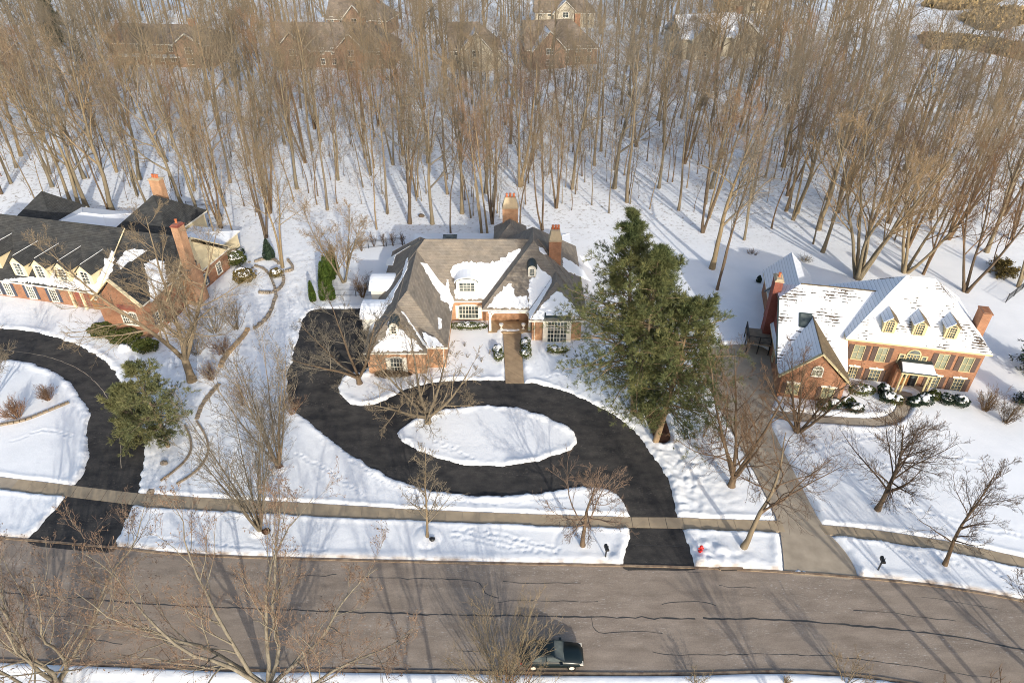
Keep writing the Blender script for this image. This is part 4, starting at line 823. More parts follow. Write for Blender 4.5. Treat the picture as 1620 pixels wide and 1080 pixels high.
def grow(pos, d, L, r0, r1, n, up, wob, rng, droop=0.0):
    B = len(pos); P = np.empty((B, n, 3)); P[:, 0] = pos; d = nrm(d); L = np.asarray(L).reshape(-1, 1) * np.ones((B, 1))
    for i in range(1, n):
        d = nrm(d + rng.normal(0, wob, (B, 3)) + np.array([0, 0, 1.0]) * (up - droop * i / n)); P[:, i] = P[:, i - 1] + d * L / (n - 1)
    t = np.linspace(0, 1, n)[None, :]; Rd = np.asarray(r0).reshape(-1, 1) * (1 - t) + np.asarray(r1).reshape(-1, 1) * t
    return P, Rd
def kids(P, Rd, k, t0, t1, ang, lr, shape, rr, rmin, n, up, wob, rng, droop=0.0, angv=0.25, tip=0.28):
    B, m, _ = P.shape; idx = np.repeat(np.arange(B), k)
    t = (np.tile(np.arange(k), B) + rng.uniform(0, 1, B * k)) / k; t = t0 + (t1 - t0) * t
    f = np.clip(t * (m - 1), 0, m - 1.001); i = f.astype(int); fr = (f - i)[:, None]
    pos = P[idx, i] * (1 - fr) + P[idx, i + 1] * fr; tan = nrm(P[idx, i + 1] - P[idx, i]); rad = (Rd[idx, i] * (1 - fr[:, 0]) + Rd[idx, i + 1] * fr[:, 0])
    pl = np.linalg.norm(np.diff(P, axis=1), axis=2).sum(1)[idx]
    v = rng.normal(0, 1, tan.shape); v = nrm(v - tan * (v * tan).sum(1, keepdims=True)); a = (ang * (1 + rng.normal(0, angv, len(t))))[:, None]
    d = tan * np.cos(a) + v * np.sin(a); L = pl * lr * (1 - shape * (t - t0) / (t1 - t0 + 1e-6)) * rng.uniform(.65, 1.2, len(t))
    r0 = np.maximum(rad * rr, rmin); return grow(pos, d, L, r0, np.maximum(r0 * tip, rmin * .6), n, up, wob, rng, droop)
def bare(seed, h, r=.3, stems=1, spread=0.0, lean=(0, 0), fork=0.0, k1=13, t0=.35, a1=38, l1=.36, s1=.5, k2=8, l2=.5, k3=6, l3=.5, k4=3, l4=.55, up=.10, wob=.10, droop=0.0, rmin=.011, twig_up=.06, trunk_wob=.05, buds=0, bole=0.0, limbs=False, rr1=.52):
    rng = np.random.default_rng(seed); az = rng.uniform(0, 6.28) + np.arange(stems) * 6.283 / max(stems, 1) + rng.normal(0, .25, stems)
    d = np.stack([np.cos(az) * spread, np.sin(az) * spread, np.ones(stems)], 1) + np.array([lean[0], lean[1], 0]); hl = h * rng.uniform(.82, 1.0, stems) if stems > 1 else np.array([h])
    pos = np.zeros((stems, 3)); pos[:, :2] = d[:, :2] * r * (1.0 if stems > 1 else 0); pos[:, 2] = -.15
    rs = r if stems == 1 else r * .62
    P0, R0 = grow(pos, d, hl, np.full(stems, rs), np.full(stems, rs * .12), 12, up * .45 if stems > 1 else .03, trunk_wob, rng)
    tk = Tubes(); cr = Tubes()
    if bole:
        P0[:, :, 2] += bole; bp = np.array([[[0, 0, -.15], [lean[0] * .1, 0, bole * .3], [lean[0] * .3, lean[1] * .3, bole * .75], [lean[0] * .4, lean[1] * .4, bole * 1.12]]]); tk.add(bp, np.array([[r * 1.5, r * 1.08, r * 1.0, r * .8]]), 9)
    else: R0[:, 0] *= 1.35
    tk.add(P0, R0, 8)
    P1, R1 = kids(P0, R0, k1, t0, .97, R(a1), l1, s1, rr1, rmin * 1.6, 7, up, wob, rng, droop); (tk if limbs else cr).add(P1, R1, 5)
    big = R1[:, 0] > r * .22
    P2, R2 = kids(P1, R1, k2, .22, 1.0, R(38), l2, .45, .5, rmin * 1.15, 5, up * .7, wob * 1.1, rng, droop); cr.add(P2, R2, 4)
    P3, R3 = kids(P2, R2, k3, .2, 1.0, R(36), l3, .4, .55, rmin, 4, twig_up, wob * 1.1, rng); cr.add(P3, R3, 3)
    if k4: P4, R4 = kids(P3, R3, k4, .25, 1.0, R(34), l4, .3, .7, rmin * .85, 3, twig_up, wob, rng); cr.add(P4, R4, 3)
    tips = P4 if k4 else P3
    if buds:
        sel = rng.choice(len(tips), min(buds, len(tips)), replace=False); c = tips[sel, -1]; dd_ = rng.normal(0, .035, c.shape); b = np.stack([c - dd_, c + dd_], 1); cr.add(b, np.full((len(c), 2), .028), 4)
    return tk.mesh('trunk'), cr.mesh('crown')
def plant(name, loc, meshes, mats, label, cat, group=None, rz=0.0, sc=1.0, parts=('trunk', 'crown')):
    e = empty(name, loc, rz); e.scale = (sc, sc, sc) if not isinstance(sc, tuple) else sc; tag(e, label, cat, group)
    for me, mt, pn in zip(meshes, mats, parts): link(pn, me, e, mt)
    return e
rngl = random.Random(77)
def copy_plant(src, loc, rz, sc, label, group):
    c = src.copy(); COL.objects.link(c); c.location = loc; c.rotation_euler = (rngl.gauss(0, .035), rngl.gauss(0, .035), rz); c.scale = (sc[0], sc[0], sc[1]); c['label'] = label; c['group'] = group
    for ch in src.children: k = ch.copy(); COL.objects.link(k); k.parent = c
    return c

# yard and street trees, each its own shape
def T(px, py, seed, h, r, mats, label, name='bare_tree', **kw):
    return plant(name, GB(px, py), bare(seed, h, r, **kw), mats, label, 'tree')
T(677, 668, 11, 9.2, .30, ('grey', 'greyt'), 'low spreading bare tree at the end of the snowy oval island', stems=6, spread=1.25, bole=1.2, lean=(.12, 0), k1=8, t0=.12, a1=44, l1=.5, k2=8, k3=6, k4=3, wob=.13, droop=.06, up=.04)
T(569, 606, 12, 10.2, .28, ('dark', 'greyt'), 'bare spreading tree in the bed beside the garage wing', stems=5, spread=.9, bole=1.1, lean=(-.35, .1), k1=9, t0=.12, a1=46, l1=.5, wob=.13, up=.03, droop=.05)
T(676, 848, 13, 9.8, .13, ('grey', 'greyt'), 'slender young bare tree on the verge left of the snow footprints', k1=26, t0=.17, a1=36, l1=.36, s1=.75, k2=6, k3=5, k4=3, up=.06)
T(922, 862, 14, 9.9, .21, ('dark', 'syct'), 'round-headed bare tree in a snow mound beside the asphalt apron', stems=1, k1=16, t0=.26, a1=58, l1=.52, s1=.55, k2=8, k3=6, k4=4, up=.08, wob=.12, rmin=.012)
T(441, 737, 15, 14.5, .17, ('grey', 'greyt'), 'upright vase-shaped bare tree on the lawn left of the black driveway', stems=9, spread=.27, k1=12, t0=.15, a1=22, l1=.36, k2=5, k3=4, k4=2, up=.05, wob=.05, trunk_wob=.02)
T(411, 838, 16, 14.3, .17, ('grey', 'greyt'), 'upright vase-shaped bare tree on the verge below the sidewalk', stems=9, spread=.30, k1=12, t0=.15, a1=22, l1=.36, k2=5, k3=4, k4=2, up=.05, wob=.05, trunk_wob=.02)
T(304, 602, 17, 17.5, .42, ('grey', 'greyt'), 'large bare tree with forked trunk in front of the left brick gable', stems=4, spread=.55, bole=3.4, k1=13, t0=.1, a1=46, l1=.44, k2=9, k3=7, k4=3, wob=.12, up=.05)
T(1157, 768, 18, 13.8, .30, ('dark', 'darkt'), 'wide many-limbed bare tree beside the upper concrete driveway', stems=5, spread=.6, bole=1.4, k1=9, t0=.14, a1=44, l1=.46, k2=7, k3=5, k4=3, wob=.13, up=.06)
T(1176, 865, 19, 12.6, .26, ('grey', 'darkt'), 'crooked bare tree on the verge between hydrant and concrete driveway', stems=1, lean=(.16, 0), k1=12, t0=.3, a1=66, l1=.62, s1=.55, k2=8, k3=7, k4=3, wob=.16, up=.03, trunk_wob=.08)
T(1388, 806, 20, 10.8, .24, ('dark', 'darkt'), 'rounded bare tree alone on the lawn before the red brick house', k1=28, t0=.2, a1=56, l1=.56, s1=.6, k2=9, k3=7, k4=3, wob=.08, up=.06)
T(1495, 893, 21, 11.0, .18, ('dark', 'darkt'), 'leaning young bare tree on the verge right of the black mailbox', lean=(.05, 0), k1=20, t0=.24, a1=42, l1=.46, s1=.6, k2=7, k3=6, k4=3, up=.05)
T(1262, 682, 22, 9.6, .26, ('dark', 'darkt'), 'dense multi-stemmed bare tree in front of the garage gable', stems=6, spread=.55, k1=8, t0=.2, a1=40, l1=.45, k2=6, k3=5, k4=3, wob=.12, up=.05)
T(544, 446, 23, 12.6, .26, ('oak', 'oakt'), 'broad bare tree behind the clipped arborvitae row', stems=4, spread=.42, k1=10, t0=.18, a1=36, l1=.42, k2=8, k3=7, k4=3, up=.05)
T(1357, 441, 24, 24, .46, ('oak', 'oakt'), 'huge many-stemmed bare tree directly behind the red brick house', stems=7, spread=.34, k1=10, t0=.3, a1=36, l1=.36, k2=9, k3=7, k4=3, up=.05, wob=.10)
T(1431, 431, 25, 22, .40, ('oak', 'darkt'), 'spreading bare tree behind the snowy ridge of the red brick house', stems=4, spread=.5, k1=10, t0=.25, a1=40, l1=.4, k2=9, k3=7, k4=3, up=.05, lean=(.15, 0))
T(1527, 462, 26, 20, .34, ('dark', 'darkt'), 'dark bare tree rising beside the right chimney', stems=3, spread=.34, k1=11, t0=.25, a1=38, l1=.4, k2=9, k3=7, k4=3)
T(-18, 640, 27, 9, .2, ('grey', 'greyt'), 'bare tree at the left picture edge in the snowy drive circle', stems=4, spread=.6, k1=9, t0=.2, a1=45, l1=.5)
T(447, 423, 28, 21, .33, ('oak', 'oakt'), 'tall pale forked bare tree standing in a stone-edged bed', stems=2, spread=.13, k1=13, t0=.4, a1=38, l1=.34, k2=8, k3=7, k4=3)
# across the street, nearest the camera
T(92, 1082, 31, 15.0, .25, ('syc', 'syct'), 'pale-limbed budding tree at the lower left corner across the street', stems=7, spread=.9, limbs=True, bole=.5, k1=11, t0=.14, a1=40, l1=.42, k2=7, k3=5, k4=3, up=.13, wob=.13, buds=2200, rmin=.009, trunk_wob=.15)
T(425, 1088, 32, 16.5, .27, ('syc', 'syct'), 'large pale-limbed budding tree at the bottom of the street view', stems=8, spread=.95, limbs=True, bole=.5, k1=11, t0=.14, a1=40, l1=.42, k2=7, k3=5, k4=3, up=.13, wob=.13, buds=2200, trunk_wob=.15, rmin=.009)
T(1690, 1110, 33, 12, .24, ('dark', 'darkt'), 'dark bare branches reaching in at the lower right corner', stems=3, spread=.5, k1=10, t0=.2, a1=40, l1=.42, lean=(-.25, 0))
offs = bare(34, 18, .34, stems=2, spread=.2, k1=12, t0=.3, a1=38, l1=.38, k2=8, k3=5, k4=0, rmin=.02)
ob = None; ORD1 = ['first', 'second', 'third', 'fourth', 'fifth']
for i, (x, y, s_) in enumerate([(-3, 17, .95), (22, 15, .9), (37, 17, 1.2), (47, 20, 1.1), (-26, 10, .9)]):
    if ob is None: ob = plant('street_tree', (x, y, 0), offs, ('dark', 'darkt'), 'bare street tree below the view, first whose shadow crosses the road, counted from the car', 'tree', 'shadow-casting street trees', 0, s_)
    else: copy_plant(ob, (x, y, 0), i * 1.3, (s_, s_), 'bare street tree below the view, %s whose shadow crosses the road, counted from the car' % ORD1[i], 'shadow-casting street trees')

# bare shrubs
ORD0 = ['first', 'second', 'third', 'fourth', 'fifth', 'sixth']
def shrub(px, py, seed, h, label, stems=14, spread=.6, mat='shrub', name='bare_shrub', k1=6, k2=4, k3=3, loc=None, rmin=.009):
    rng = np.random.default_rng(seed); az = rng.uniform(0, 6.28, stems); rr = rng.uniform(.1, 1, stems) * spread
    P0, R0 = grow(np.stack([np.cos(az) * .12 * h * rr, np.sin(az) * .12 * h * rr, np.full(stems, -.1)], 1), np.stack([np.cos(az) * rr, np.sin(az) * rr, np.ones(stems)], 1), h * rng.uniform(.6, 1.0, stems), np.full(stems, .018 + .004 * h), np.full(stems, .008), 6, .03, .07, rng)
    a = Tubes(); a.add(P0, R0, 5); P1, R1 = kids(P0, R0, k1, .25, 1, R(28), .42, .4, .6, rmin, 4, .05, .08, rng); c = Tubes(); c.add(P1, R1, 3); P2, R2 = kids(P1, R1, k2, .2, 1, R(28), .5, .3, .7, rmin * .9, 3, .05, .08, rng); c.add(P2, R2, 3)
    if k3: P3, R3 = kids(P2, R2, k3, .2, 1, R(28), .5, .3, .8, rmin * .8, 3, .04, .08, rng); c.add(P3, R3, 3)
    return plant(name, loc if loc is not None else GB(px, py), (a.mesh('stems'), c.mesh('twigs')), (mat, mat), label, 'shrub', parts=('stems', 'twigs'))
shrub(797, 1088, 41, 6.6, 'tall pale many-stemmed bush in front of the dark parked car', 40, 1.05, 'oak', k1=7, k2=5, k3=2)
shrub(1340, 1078, 42, 3.6, 'small bare bush across the street right of the parked car', 12, .7, 'grey')
shrub(1100, 1082, 43, 1.6, 'low bare twiggy bush at the bottom curb', 10, .8, 'oak'); shrub(1243, 1080, 44, .9, 'tuft of dry orange grass at the bottom curb', 30, .6, 'oakt', 'dry_grass_tuft', 2, 2, 0)
shrub(1558, 648, 45, 3.0, 'larger rounded bare shrub at the corner of the red brick house', 34, .8, 'dark'); shrub(1590, 668, 46, 2.6, 'smaller rounded bare shrub on the lawn near the red brick house', 30, .8, 'dark')
shrub(78, 632, 47, 2.0, 'small reddish bare shrub in the snowy drive circle', 40, .7, 'shrub'); shrub(28, 660, 48, 2.4, 'wider reddish bare shrub beside the curved timber edging', 44, .9, 'shrub')
shrub(574, 470, 49, 3.6, 'dark bare shrub by the iron fence behind the garage court', 26, .5, 'dark')
shrub(462, 655, 50, 2.6, 'reddish bare shrub at the left bend of the driveway', 22, .7, 'shrub'); shrub(335, 600, 51, 2.2, 'brown bare shrub beside the curved timber edging', 36, .8, 'shrub'); shrub(352, 560, 52, 2.4, 'pinkish bare shrub between the stone wall and the left house', 30, .9, 'shrub')
shrub(385, 640, 53, 3.2, 'thin pinkish bare shrub on the lawn slope left of the drive', 14, .5, 'shrub'); shrub(375, 520, 54, 4.5, 'grey bare thicket below the stone terrace beside the left house', 22, .7, 'grey'); shrub(340, 525, 55, 4.8, 'tan bare thicket against the left house chimney', 24, .8, 'oak')
shrub(312, 560, 56, 3.0, 'brown thicket at the foot of the left house gable', 26, .9, 'grey')
for i, (a, b) in enumerate(((712, 560), (740, 565), (762, 572), (735, 548), (752, 585), (775, 560))): shrub(a, b, 60 + i, .8, 'wispy dry perennial poking through snow before the mid window, %s from the wall corner' % ORD0[i], 7, .6, 'greyt', 'dry_perennial', 3, 2, 0)['group'] = 'dry perennials before the window'
for i, (a, b) in enumerate(((1125, 700), (1140, 712), (1112, 690))): shrub(a, b, 70 + i, 3.0, ('thin sapling shrub right of the big pines', 'twiggy sapling shrub beside the log near the pines', 'small sapling shrub under the pine boughs')[i], 5, .5, 'dark')
FEN = [(590 + i * 22.5, 388 + .0 * i) for i in range(5)]
for i, (a, b) in enumerate([(572, 397), (592, 390), (607, 390), (622, 389), (637, 388)]): shrub(a, b, 80 + i, 2.3, 'upright bare shrub along the rear iron fence, %s from the garden tree' % ('first', 'second', 'third', 'fourth', 'fifth')[i], 9, .35, 'dark')['group'] = 'shrubs along the rear fence'

# ------------------------------------------------------------------ evergreens
def tufts(C, D, size, n, rng, wid=.28):
    # little fans of needle blades at points C pointing roughly along D
    B = len(C); c = np.repeat(C, n, 0); d = nrm(np.repeat(D, n, 0) + rng.normal(0, .62, (B * n, 3))); s_ = (size * rng.uniform(.6, 1.25, B * n))[:, None]
    u = nrm(np.cross(d, rng.normal(0, 1, d.shape))) * s_ * wid * .5
    V = np.stack([c - d * s_ * .1 - u * .5, c + d * s_ * .45 - u, c + d * s_, c + d * s_ * .5 + u], 1).reshape(-1, 3); q = np.arange(B * n * 4).reshape(-1, 4); return V, q
def conifer(seed, h, r, crown, base, wid, whorls, per, size, n, up=.05, droop=.1, gap=.0, sub=6, lop=(0, 0), wid2=.26, dens=7, tipup=.25):
    rng = np.random.default_rng(seed); P0, R0 = grow(np.array([[0, 0, -.2]]), np.array([[lop[0] * .3, lop[1] * .3, 1.0]]), [h], [r], [r * .08], 14, .03, .02, rng); tk = Tubes(); tk.add(P0, R0, 9)
    pos, dr, L = [], [], []
    for i in range(whorls):
        t = base + (1 - base) * (i + rng.uniform(0, .7)) / whorls; zf = min(t, .995); f = zf * 13; j = min(int(f), 12); p = P0[0, j] + (P0[0, j + 1] - P0[0, j]) * (f - j)
        for k in range(per):
            if rng.uniform() < gap: continue
            a = rng.uniform(0, 6.283); tt = (t - base) / (1 - base); prof = crown(tt); l = wid * prof * rng.choice([rng.uniform(.45, .8), rng.uniform(.8, 1.2)]) * (1 + .35 * (math.cos(a) * lop[0] + math.sin(a) * lop[1])); pos.append(p); dr.append((math.cos(a), math.sin(a), .10 + .9 * tt * tt)); L.append(max(l, .25))
    P1, R1 = grow(np.array(pos), np.array(dr), np.array(L), np.array([.02 + .012 * l for l in L]), np.full(len(L), .012), 7, up, .06, rng, droop)
    tk.add(P1, R1, 4)
    P2, R2 = kids(P1, R1, sub, .28, 1, R(48), .34, .55, .6, .008, 4, .05, .08, rng)
    C, D = [], []
    for P, dn in ((P1, dens), (P2, max(3, dens - 3))):
        m = P.shape[1]; tt = np.linspace(.35, 1, dn)
        for t in tt:
            f = min(t * (m - 1), m - 1.001); j = int(f); c = P[:, j] + (P[:, j + 1] - P[:, j]) * (f - j); d = nrm(P[:, j + 1] - P[:, j]) + np.array([0, 0, tipup]); C.append(c); D.append(d)
    C = np.concatenate(C); D = np.concatenate(D); C = C + rng.normal(0, size * .25, C.shape)
    V, q = tufts(C, D, size, n, rng, wid2); return tk.mesh('trunk'), npmesh('crown', V, quads=q)
wr_ = lambda t: (max(0, 1 - t) ** .55) * (.62 + .38 * min(1, t * 5 + .1))
wp = lambda t: (max(0, 1 - t) ** .8) * (.6 + .4 * min(1, t * 5 + .1))
plant('pine_tree', GB(1003, 653), conifer(91, 23.2, .36, wp, .18, 9.0, 30, 6, .46, 12, lop=(-.4, .1), gap=.05, dens=6, sub=11, up=.0, droop=.02, wid2=.085, tipup=.45), ('pineb', 'pine'), 'tallest pine of the trio, its trunk leftmost beside the driveway bend', 'tree')
plant('pine_tree', GB(1012, 659), conifer(92, 21.2, .30, wr_, .24, 6.4, 25, 6, .46, 12, lop=(.1, -.2), gap=.05, dens=6, sub=11, up=.0, droop=.02, wid2=.085, tipup=.45), ('pineb', 'pine'), 'middle pine of the trio with its trunk close behind the mulch bed', 'tree')
plant('pine_tree', GB(1037, 697), conifer(93, 16.6, .34, wr_, .22, 7.4, 24, 6, .46, 12, lop=(.35, 0), gap=.05, dens=6, sub=11, up=.0, droop=.02, wid2=.085, tipup=.45), ('pineb', 'pine'), 'front pine of the trio with bare lower trunk at the mulch bed end', 'tree')
sp = lambda t: (max(0, 1 - t) ** .8)
plant('pine_tree', GB(266, 706), conifer(94, 10.8, .22, wr_, .18, 4.2, 15, 5, .40, 9, lop=(-.1, .1), gap=.15, dens=5, wid2=.13, sub=9, tipup=.4), ('pineb', 'pine2'), 'loose blue-green pine beside the curved timber edging left of the lawn', 'tree')
plant('pine_tree', GB(228, 690), conifer(95, 6.6, .16, wr_, .05, 3.6, 15, 6, .40, 9, dens=6, wid2=.13, sub=9, lop=(-.2, 0), tipup=.4), ('pineb', 'pine2'), 'dense low pine overhanging the bend of the left asphalt drive', 'tree')
plant('spruce_tree', GB(1640, 590), conifer(96, 11.5, .2, sp, .05, 2.7, 26, 9, .34, 4, dens=6, droop=.25), ('pineb', 'spruce'), 'dark spruce tree at the right picture edge behind the brick house', 'tree')
plant('spruce_tree', GB(1632, 645), conifer(97, 4.5, .12, sp, .03, 1.7, 16, 9, .3, 4, dens=5), ('pineb', 'spruce'), 'small dark spruce on the lawn at the right picture edge', 'tree')
plant('spruce_tree', GB(95, 75), conifer(98, 17, .3, sp, .06, 4.0, 26, 9, .7, 4, dens=6), ('pineb', 'spruce'), 'dark conifer among bare crowns at the upper left', 'tree')
plant('spruce_tree', GB(1585, 432), conifer(99, 1.9, .10, sp, .03, 2.9, 6, 9, .34, 6, dens=5, wid2=.2), ('pineb', 'bronze'), 'low bronze-green evergreen behind the right chimney', 'tree')

def leafy(seed, rx, ry, rz, n, size, shape='ball'):
    # clipped evergreen: thousands of leaf faces through an uneven body
    rng = np.random.default_rng(seed); d = nrm(rng.normal(0, 1, (n, 3))); d[:, 2] = np.where(d[:, 2] < -.55, -d[:, 2], d[:, 2]); rad = rng.uniform(.72, 1.0, n) ** .5
    lump = 1 + .12 * np.sin(d[:, 0] * 5 + seed) * np.cos(d[:, 1] * 4 + d[:, 2] * 5)
    if shape == 'cone':
        t = rng.uniform(0, 1, n) ** 1.25; a = rng.uniform(0, 6.283, n); pr = np.minimum(1, (1 - t) ** .75 * 1.25) * np.minimum(1, .75 + t * 2); C = np.stack([np.cos(a) * rx * pr * rad, np.sin(a) * ry * pr * rad, t * 2 * rz], 1); D = np.stack([np.cos(a), np.sin(a), np.full(n, .9)], 1)
    else: C = d * np.array([rx, ry, rz]) * (rad * lump)[:, None] + np.array([0, 0, rz * .8]); D = d + np.array([0, 0, .4])
    return tufts(C, D, size, 1, rng, .7)
def evergreen(name, loc, seed, rx, ry, rz, label, mat='arb', shape='ball', n=1500, size=.16, snow=0.0, cat='shrub', group=None):
    V, q = leafy(seed, rx, ry, rz, n, size, shape); e = empty(name, loc); tag(e, label, cat, group); link('foliage', npmesh('foliage', V, quads=q), e, mat)
    st = MB().tube([(0, 0, -.15), (0, 0, rz * .9)], .05, 6); st.build('stem', 'dark', e)
    core = MB(); pr = [(rx * .2, .05), (rx * .62, rz * .35), (rx * .68, rz * .8), (rx * .45, rz * 1.3), (.05, rz * 1.55)] if shape == 'ball' else [(rx * .7, .05), (rx * .72, rz * .6), (rx * .45, rz * 1.3), (.03, rz * 1.85)]
    c_ = core.lathe(pr, 10).build('inner_foliage', mat, e); c_.scale = (1, ry / rx, 1)
    if snow:
        # lumps of snow caught on top, with gaps where the leaves show
        rng = np.random.default_rng(seed + 5); nu, nv = 26, 12; U, Vv = np.meshgrid(np.linspace(0, 2 * np.pi, nu, endpoint=False), np.linspace(0, 1, nv)); th = Vv * 1.25
        x = np.sin(th) * np.cos(U); y = np.sin(th) * np.sin(U); zc = np.cos(th); nz = fbm(x * rx * 2.5 + seed, y * ry * 2.5, .9, seed, 3)
        rr = 1.0 + .05 + nz * .45 + snow * .10 - (Vv ** 2) * .25
        rr = np.where(nz < -.08 + .16 * (1 - snow), .7, rr); Vt = np.stack([x * rx * rr, y * ry * rr, zc * rz * rr + rz * .8 + .03], -1).reshape(-1, 3); I = np.arange(nu * nv).reshape(nv, nu)
        qd = np.stack([I[:-1], np.roll(I, -1, 1)[:-1], np.roll(I, -1, 1)[1:], I[1:]], -1).reshape(-1, 4); link('snow_cap', npmesh('snow_cap', Vt, quads=qd[:, ::-1], smooth=True), e, 'snow')
    return e
for i, (a, b, h, wd) in enumerate([(495.5, 476, 1.55, .42), (512, 474, 1.6, .48), (525, 473, 1.6, .5), (519, 466, 2.1, .7), (514, 458, 2.2, .75), (518, 449, 2.2, .75), (524, 441, 2.2, .7), (530, 433, 2.2, .65)]):
    evergreen('arborvitae', GB(a, b), 100 + i, wd, wd, h, ['clipped columnar arborvitae standing apart at the corner of the court', 'second arborvitae from the corner of the court', 'third arborvitae, nearest the iron fence gate', 'fourth arborvitae of the curving row', 'fifth arborvitae of the curving row', 'sixth arborvitae of the curving row', 'seventh arborvitae of the curving row', 'last arborvitae under the broad bare tree'][i], 'arb', 'cone' if i < 3 else 'cone', 1500, .17, group='arborvitae row')
evergreen('columnar_evergreen', GB(426.5, 409), 120, .85, .85, 1.6, 'dark egg-shaped evergreen among the stone terraces', 'spruce', 'cone', 1600, .17)
evergreen('round_evergreen', GB(437.5, 437), 121, .85, .85, .62, 'bronze-green ball shrub in the stone-edged bed', 'bronze', 'ball', 900, .17, .3)
evergreen('round_evergreen', GB(381, 402), 122, .6, .6, .5, 'small dark shrub with a snow cap behind the left house', 'spruce', 'ball', 500, .17, .4)
evergreen('yew_shrub', GB(388, 445), 123, 1.5, 1.2, 1.1, 'bronze evergreen mound right of the left house', 'bronze', 'ball', 2200, .22, .2)
evergreen('yew_shrub', GB(372, 418), 124, 1.8, 1.3, 1.1, 'dark evergreen mound behind the left house corner', 'box', 'ball', 2200, .22, .1)
evergreen('yew_shrub', GB(165, 530), 125, 1.7, 1.2, .9, 'wide olive yew at the left corner of the gable wing', 'box', 'ball', 2600, .2); evergreen('yew_shrub', GB(200, 540), 126, 2.0, 1.3, .85, 'wide olive yew under the twin gable windows', 'box', 'ball', 2800, .2); evergreen('yew_shrub', GB(232, 553), 127, 1.5, 1.1, .7, 'low olive yew at the right corner of the gable wing', 'box', 'ball', 1800, .2)
evergreen('boxwood', GB(789, 566), 130, .62, 1.0, .5, 'snow-topped boxwood left of the front walk, upper of its row', 'box', 'ball', 900, .13, .5); evergreen('boxwood', GB(787, 557), 131, .6, .8, .5, 'snow-topped boxwood left of the front walk by the porch', 'box', 'ball', 900, .13, .7)
evergreen('boxwood', GB(832, 562), 132, .65, 1.1, .55, 'snow-topped boxwood right of the front walk, lower of its pair', 'box', 'ball', 1000, .13, .5); evergreen('boxwood', GB(831, 548), 133, .65, .9, .55, 'snow-topped boxwood right of the front walk by the porch', 'box', 'ball', 900, .13, .3)
evergreen('boxwood', GB(741, 519), 134, 2.5, .6, .42, 'long low hedge with snow under the mid front window', 'box', 'ball', 2200, .14, .5); evergreen('boxwood', GB(882, 557), 135, 1.3, .55, .42, 'low clipped hedge under the tall bay window', 'box', 'ball', 1400, .13, .5)
evergreen('boxwood', GB(622, 595), 136, 2.2, .45, .35, 'low dark hedge under the garage wing window', 'dark', 'ball', 1500, .14); 
for i, (a, b, x_, y_, z_) in enumerate([(1362, 621, 1.5, .8, .5), (1397, 622, .7, .7, .62), (1402, 634, .85, .6, .6), (1417, 638, .75, .6, .55), (1444, 641, .8, .6, .6), (1460, 638, .9, .8, .68), (1476, 631, .62, .6, .6), (1496, 637, .7, .65, .62), (1517, 641, .85, .75, .68), (1340, 640, .8, .6, .5), (1318, 643, .8, .6, .5), (1352, 650, .9, .55, .5), (1302, 646, .7, .6, .5)]):
    evergreen('boxwood', GB(a, b), 140 + i, x_, y_, z_, ['wide snow-covered shrub at the gable corner of the red brick house', 'snow-capped boxwood against the wall left of the porch', 'snow-capped boxwood left of the path, second from the porch', 'snow-capped boxwood at the left lip of the porch step', 'snow-capped boxwood at the right lip of the porch step', 'largest snow-capped boxwood right of the porch', 'round snow-capped boxwood under the window right of the porch', 'middle round boxwood along the brick front', 'end round boxwood at the corner of the brick front', 'snow-capped shrub under the right garage window', 'snow-capped shrub under the left garage window', 'snow-dotted shrub beside the curved path', 'snow-dotted shrub at the garage end of the bed'][i], 'spruce' if i % 3 else 'box', 'ball', 1300, .15, .15 + .2 * (i % 4))

# ------------------------------------------------------------------ the wood behind the houses
rngw = random.Random(5)
protos = []
PK = [dict(r=.30, k1=13, t0=.40, a1=40, l1=.38, s1=.45, rr1=.58), dict(r=.27, k1=12, t0=.5, a1=34, l1=.33, s1=.4), dict(r=.34, stems=2, spread=.10, k1=9, t0=.45, a1=36, l1=.30), dict(r=.37, k1=11, t0=.32, a1=48, l1=.46, s1=.4, rr1=.66), dict(r=.25, k1=11, t0=.55, a1=32, l1=.34, s1=.3), dict(r=.36, stems=3, spread=.17, k1=8, t0=.42, a1=34, l1=.28), dict(r=.40, k1=10, t0=.28, a1=50, l1=.5, s1=.35, rr1=.68), dict(r=.34, stems=2, spread=.24, k1=9, t0=.3, a1=40, l1=.36, rr1=.6)]
WM = [('oak', 'oakt'), ('grey', 'greyt'), ('oak', 'syct'), ('oak', 'oakt'), ('grey', 'greyt'), ('dark', 'oakt'), ('oak', 'greyt'), ('dark', 'greyt')]
for i, kw in enumerate(PK): protos.append((bare(200 + i, 24, k2=8, k3=6, k4=3, up=.075, wob=.12, rmin=.0115, twig_up=.06, trunk_wob=.04, **kw), WM[i]))
sap = [(bare(220 + i, 14, .10, k1=13, t0=.35, a1=36, l1=.28, k2=6, k3=4, k4=2, up=.06, wob=.12, rmin=.010, trunk_wob=.06), (('dark', 'greyt'), ('grey', 'oakt'))[i]) for i in range(2)]
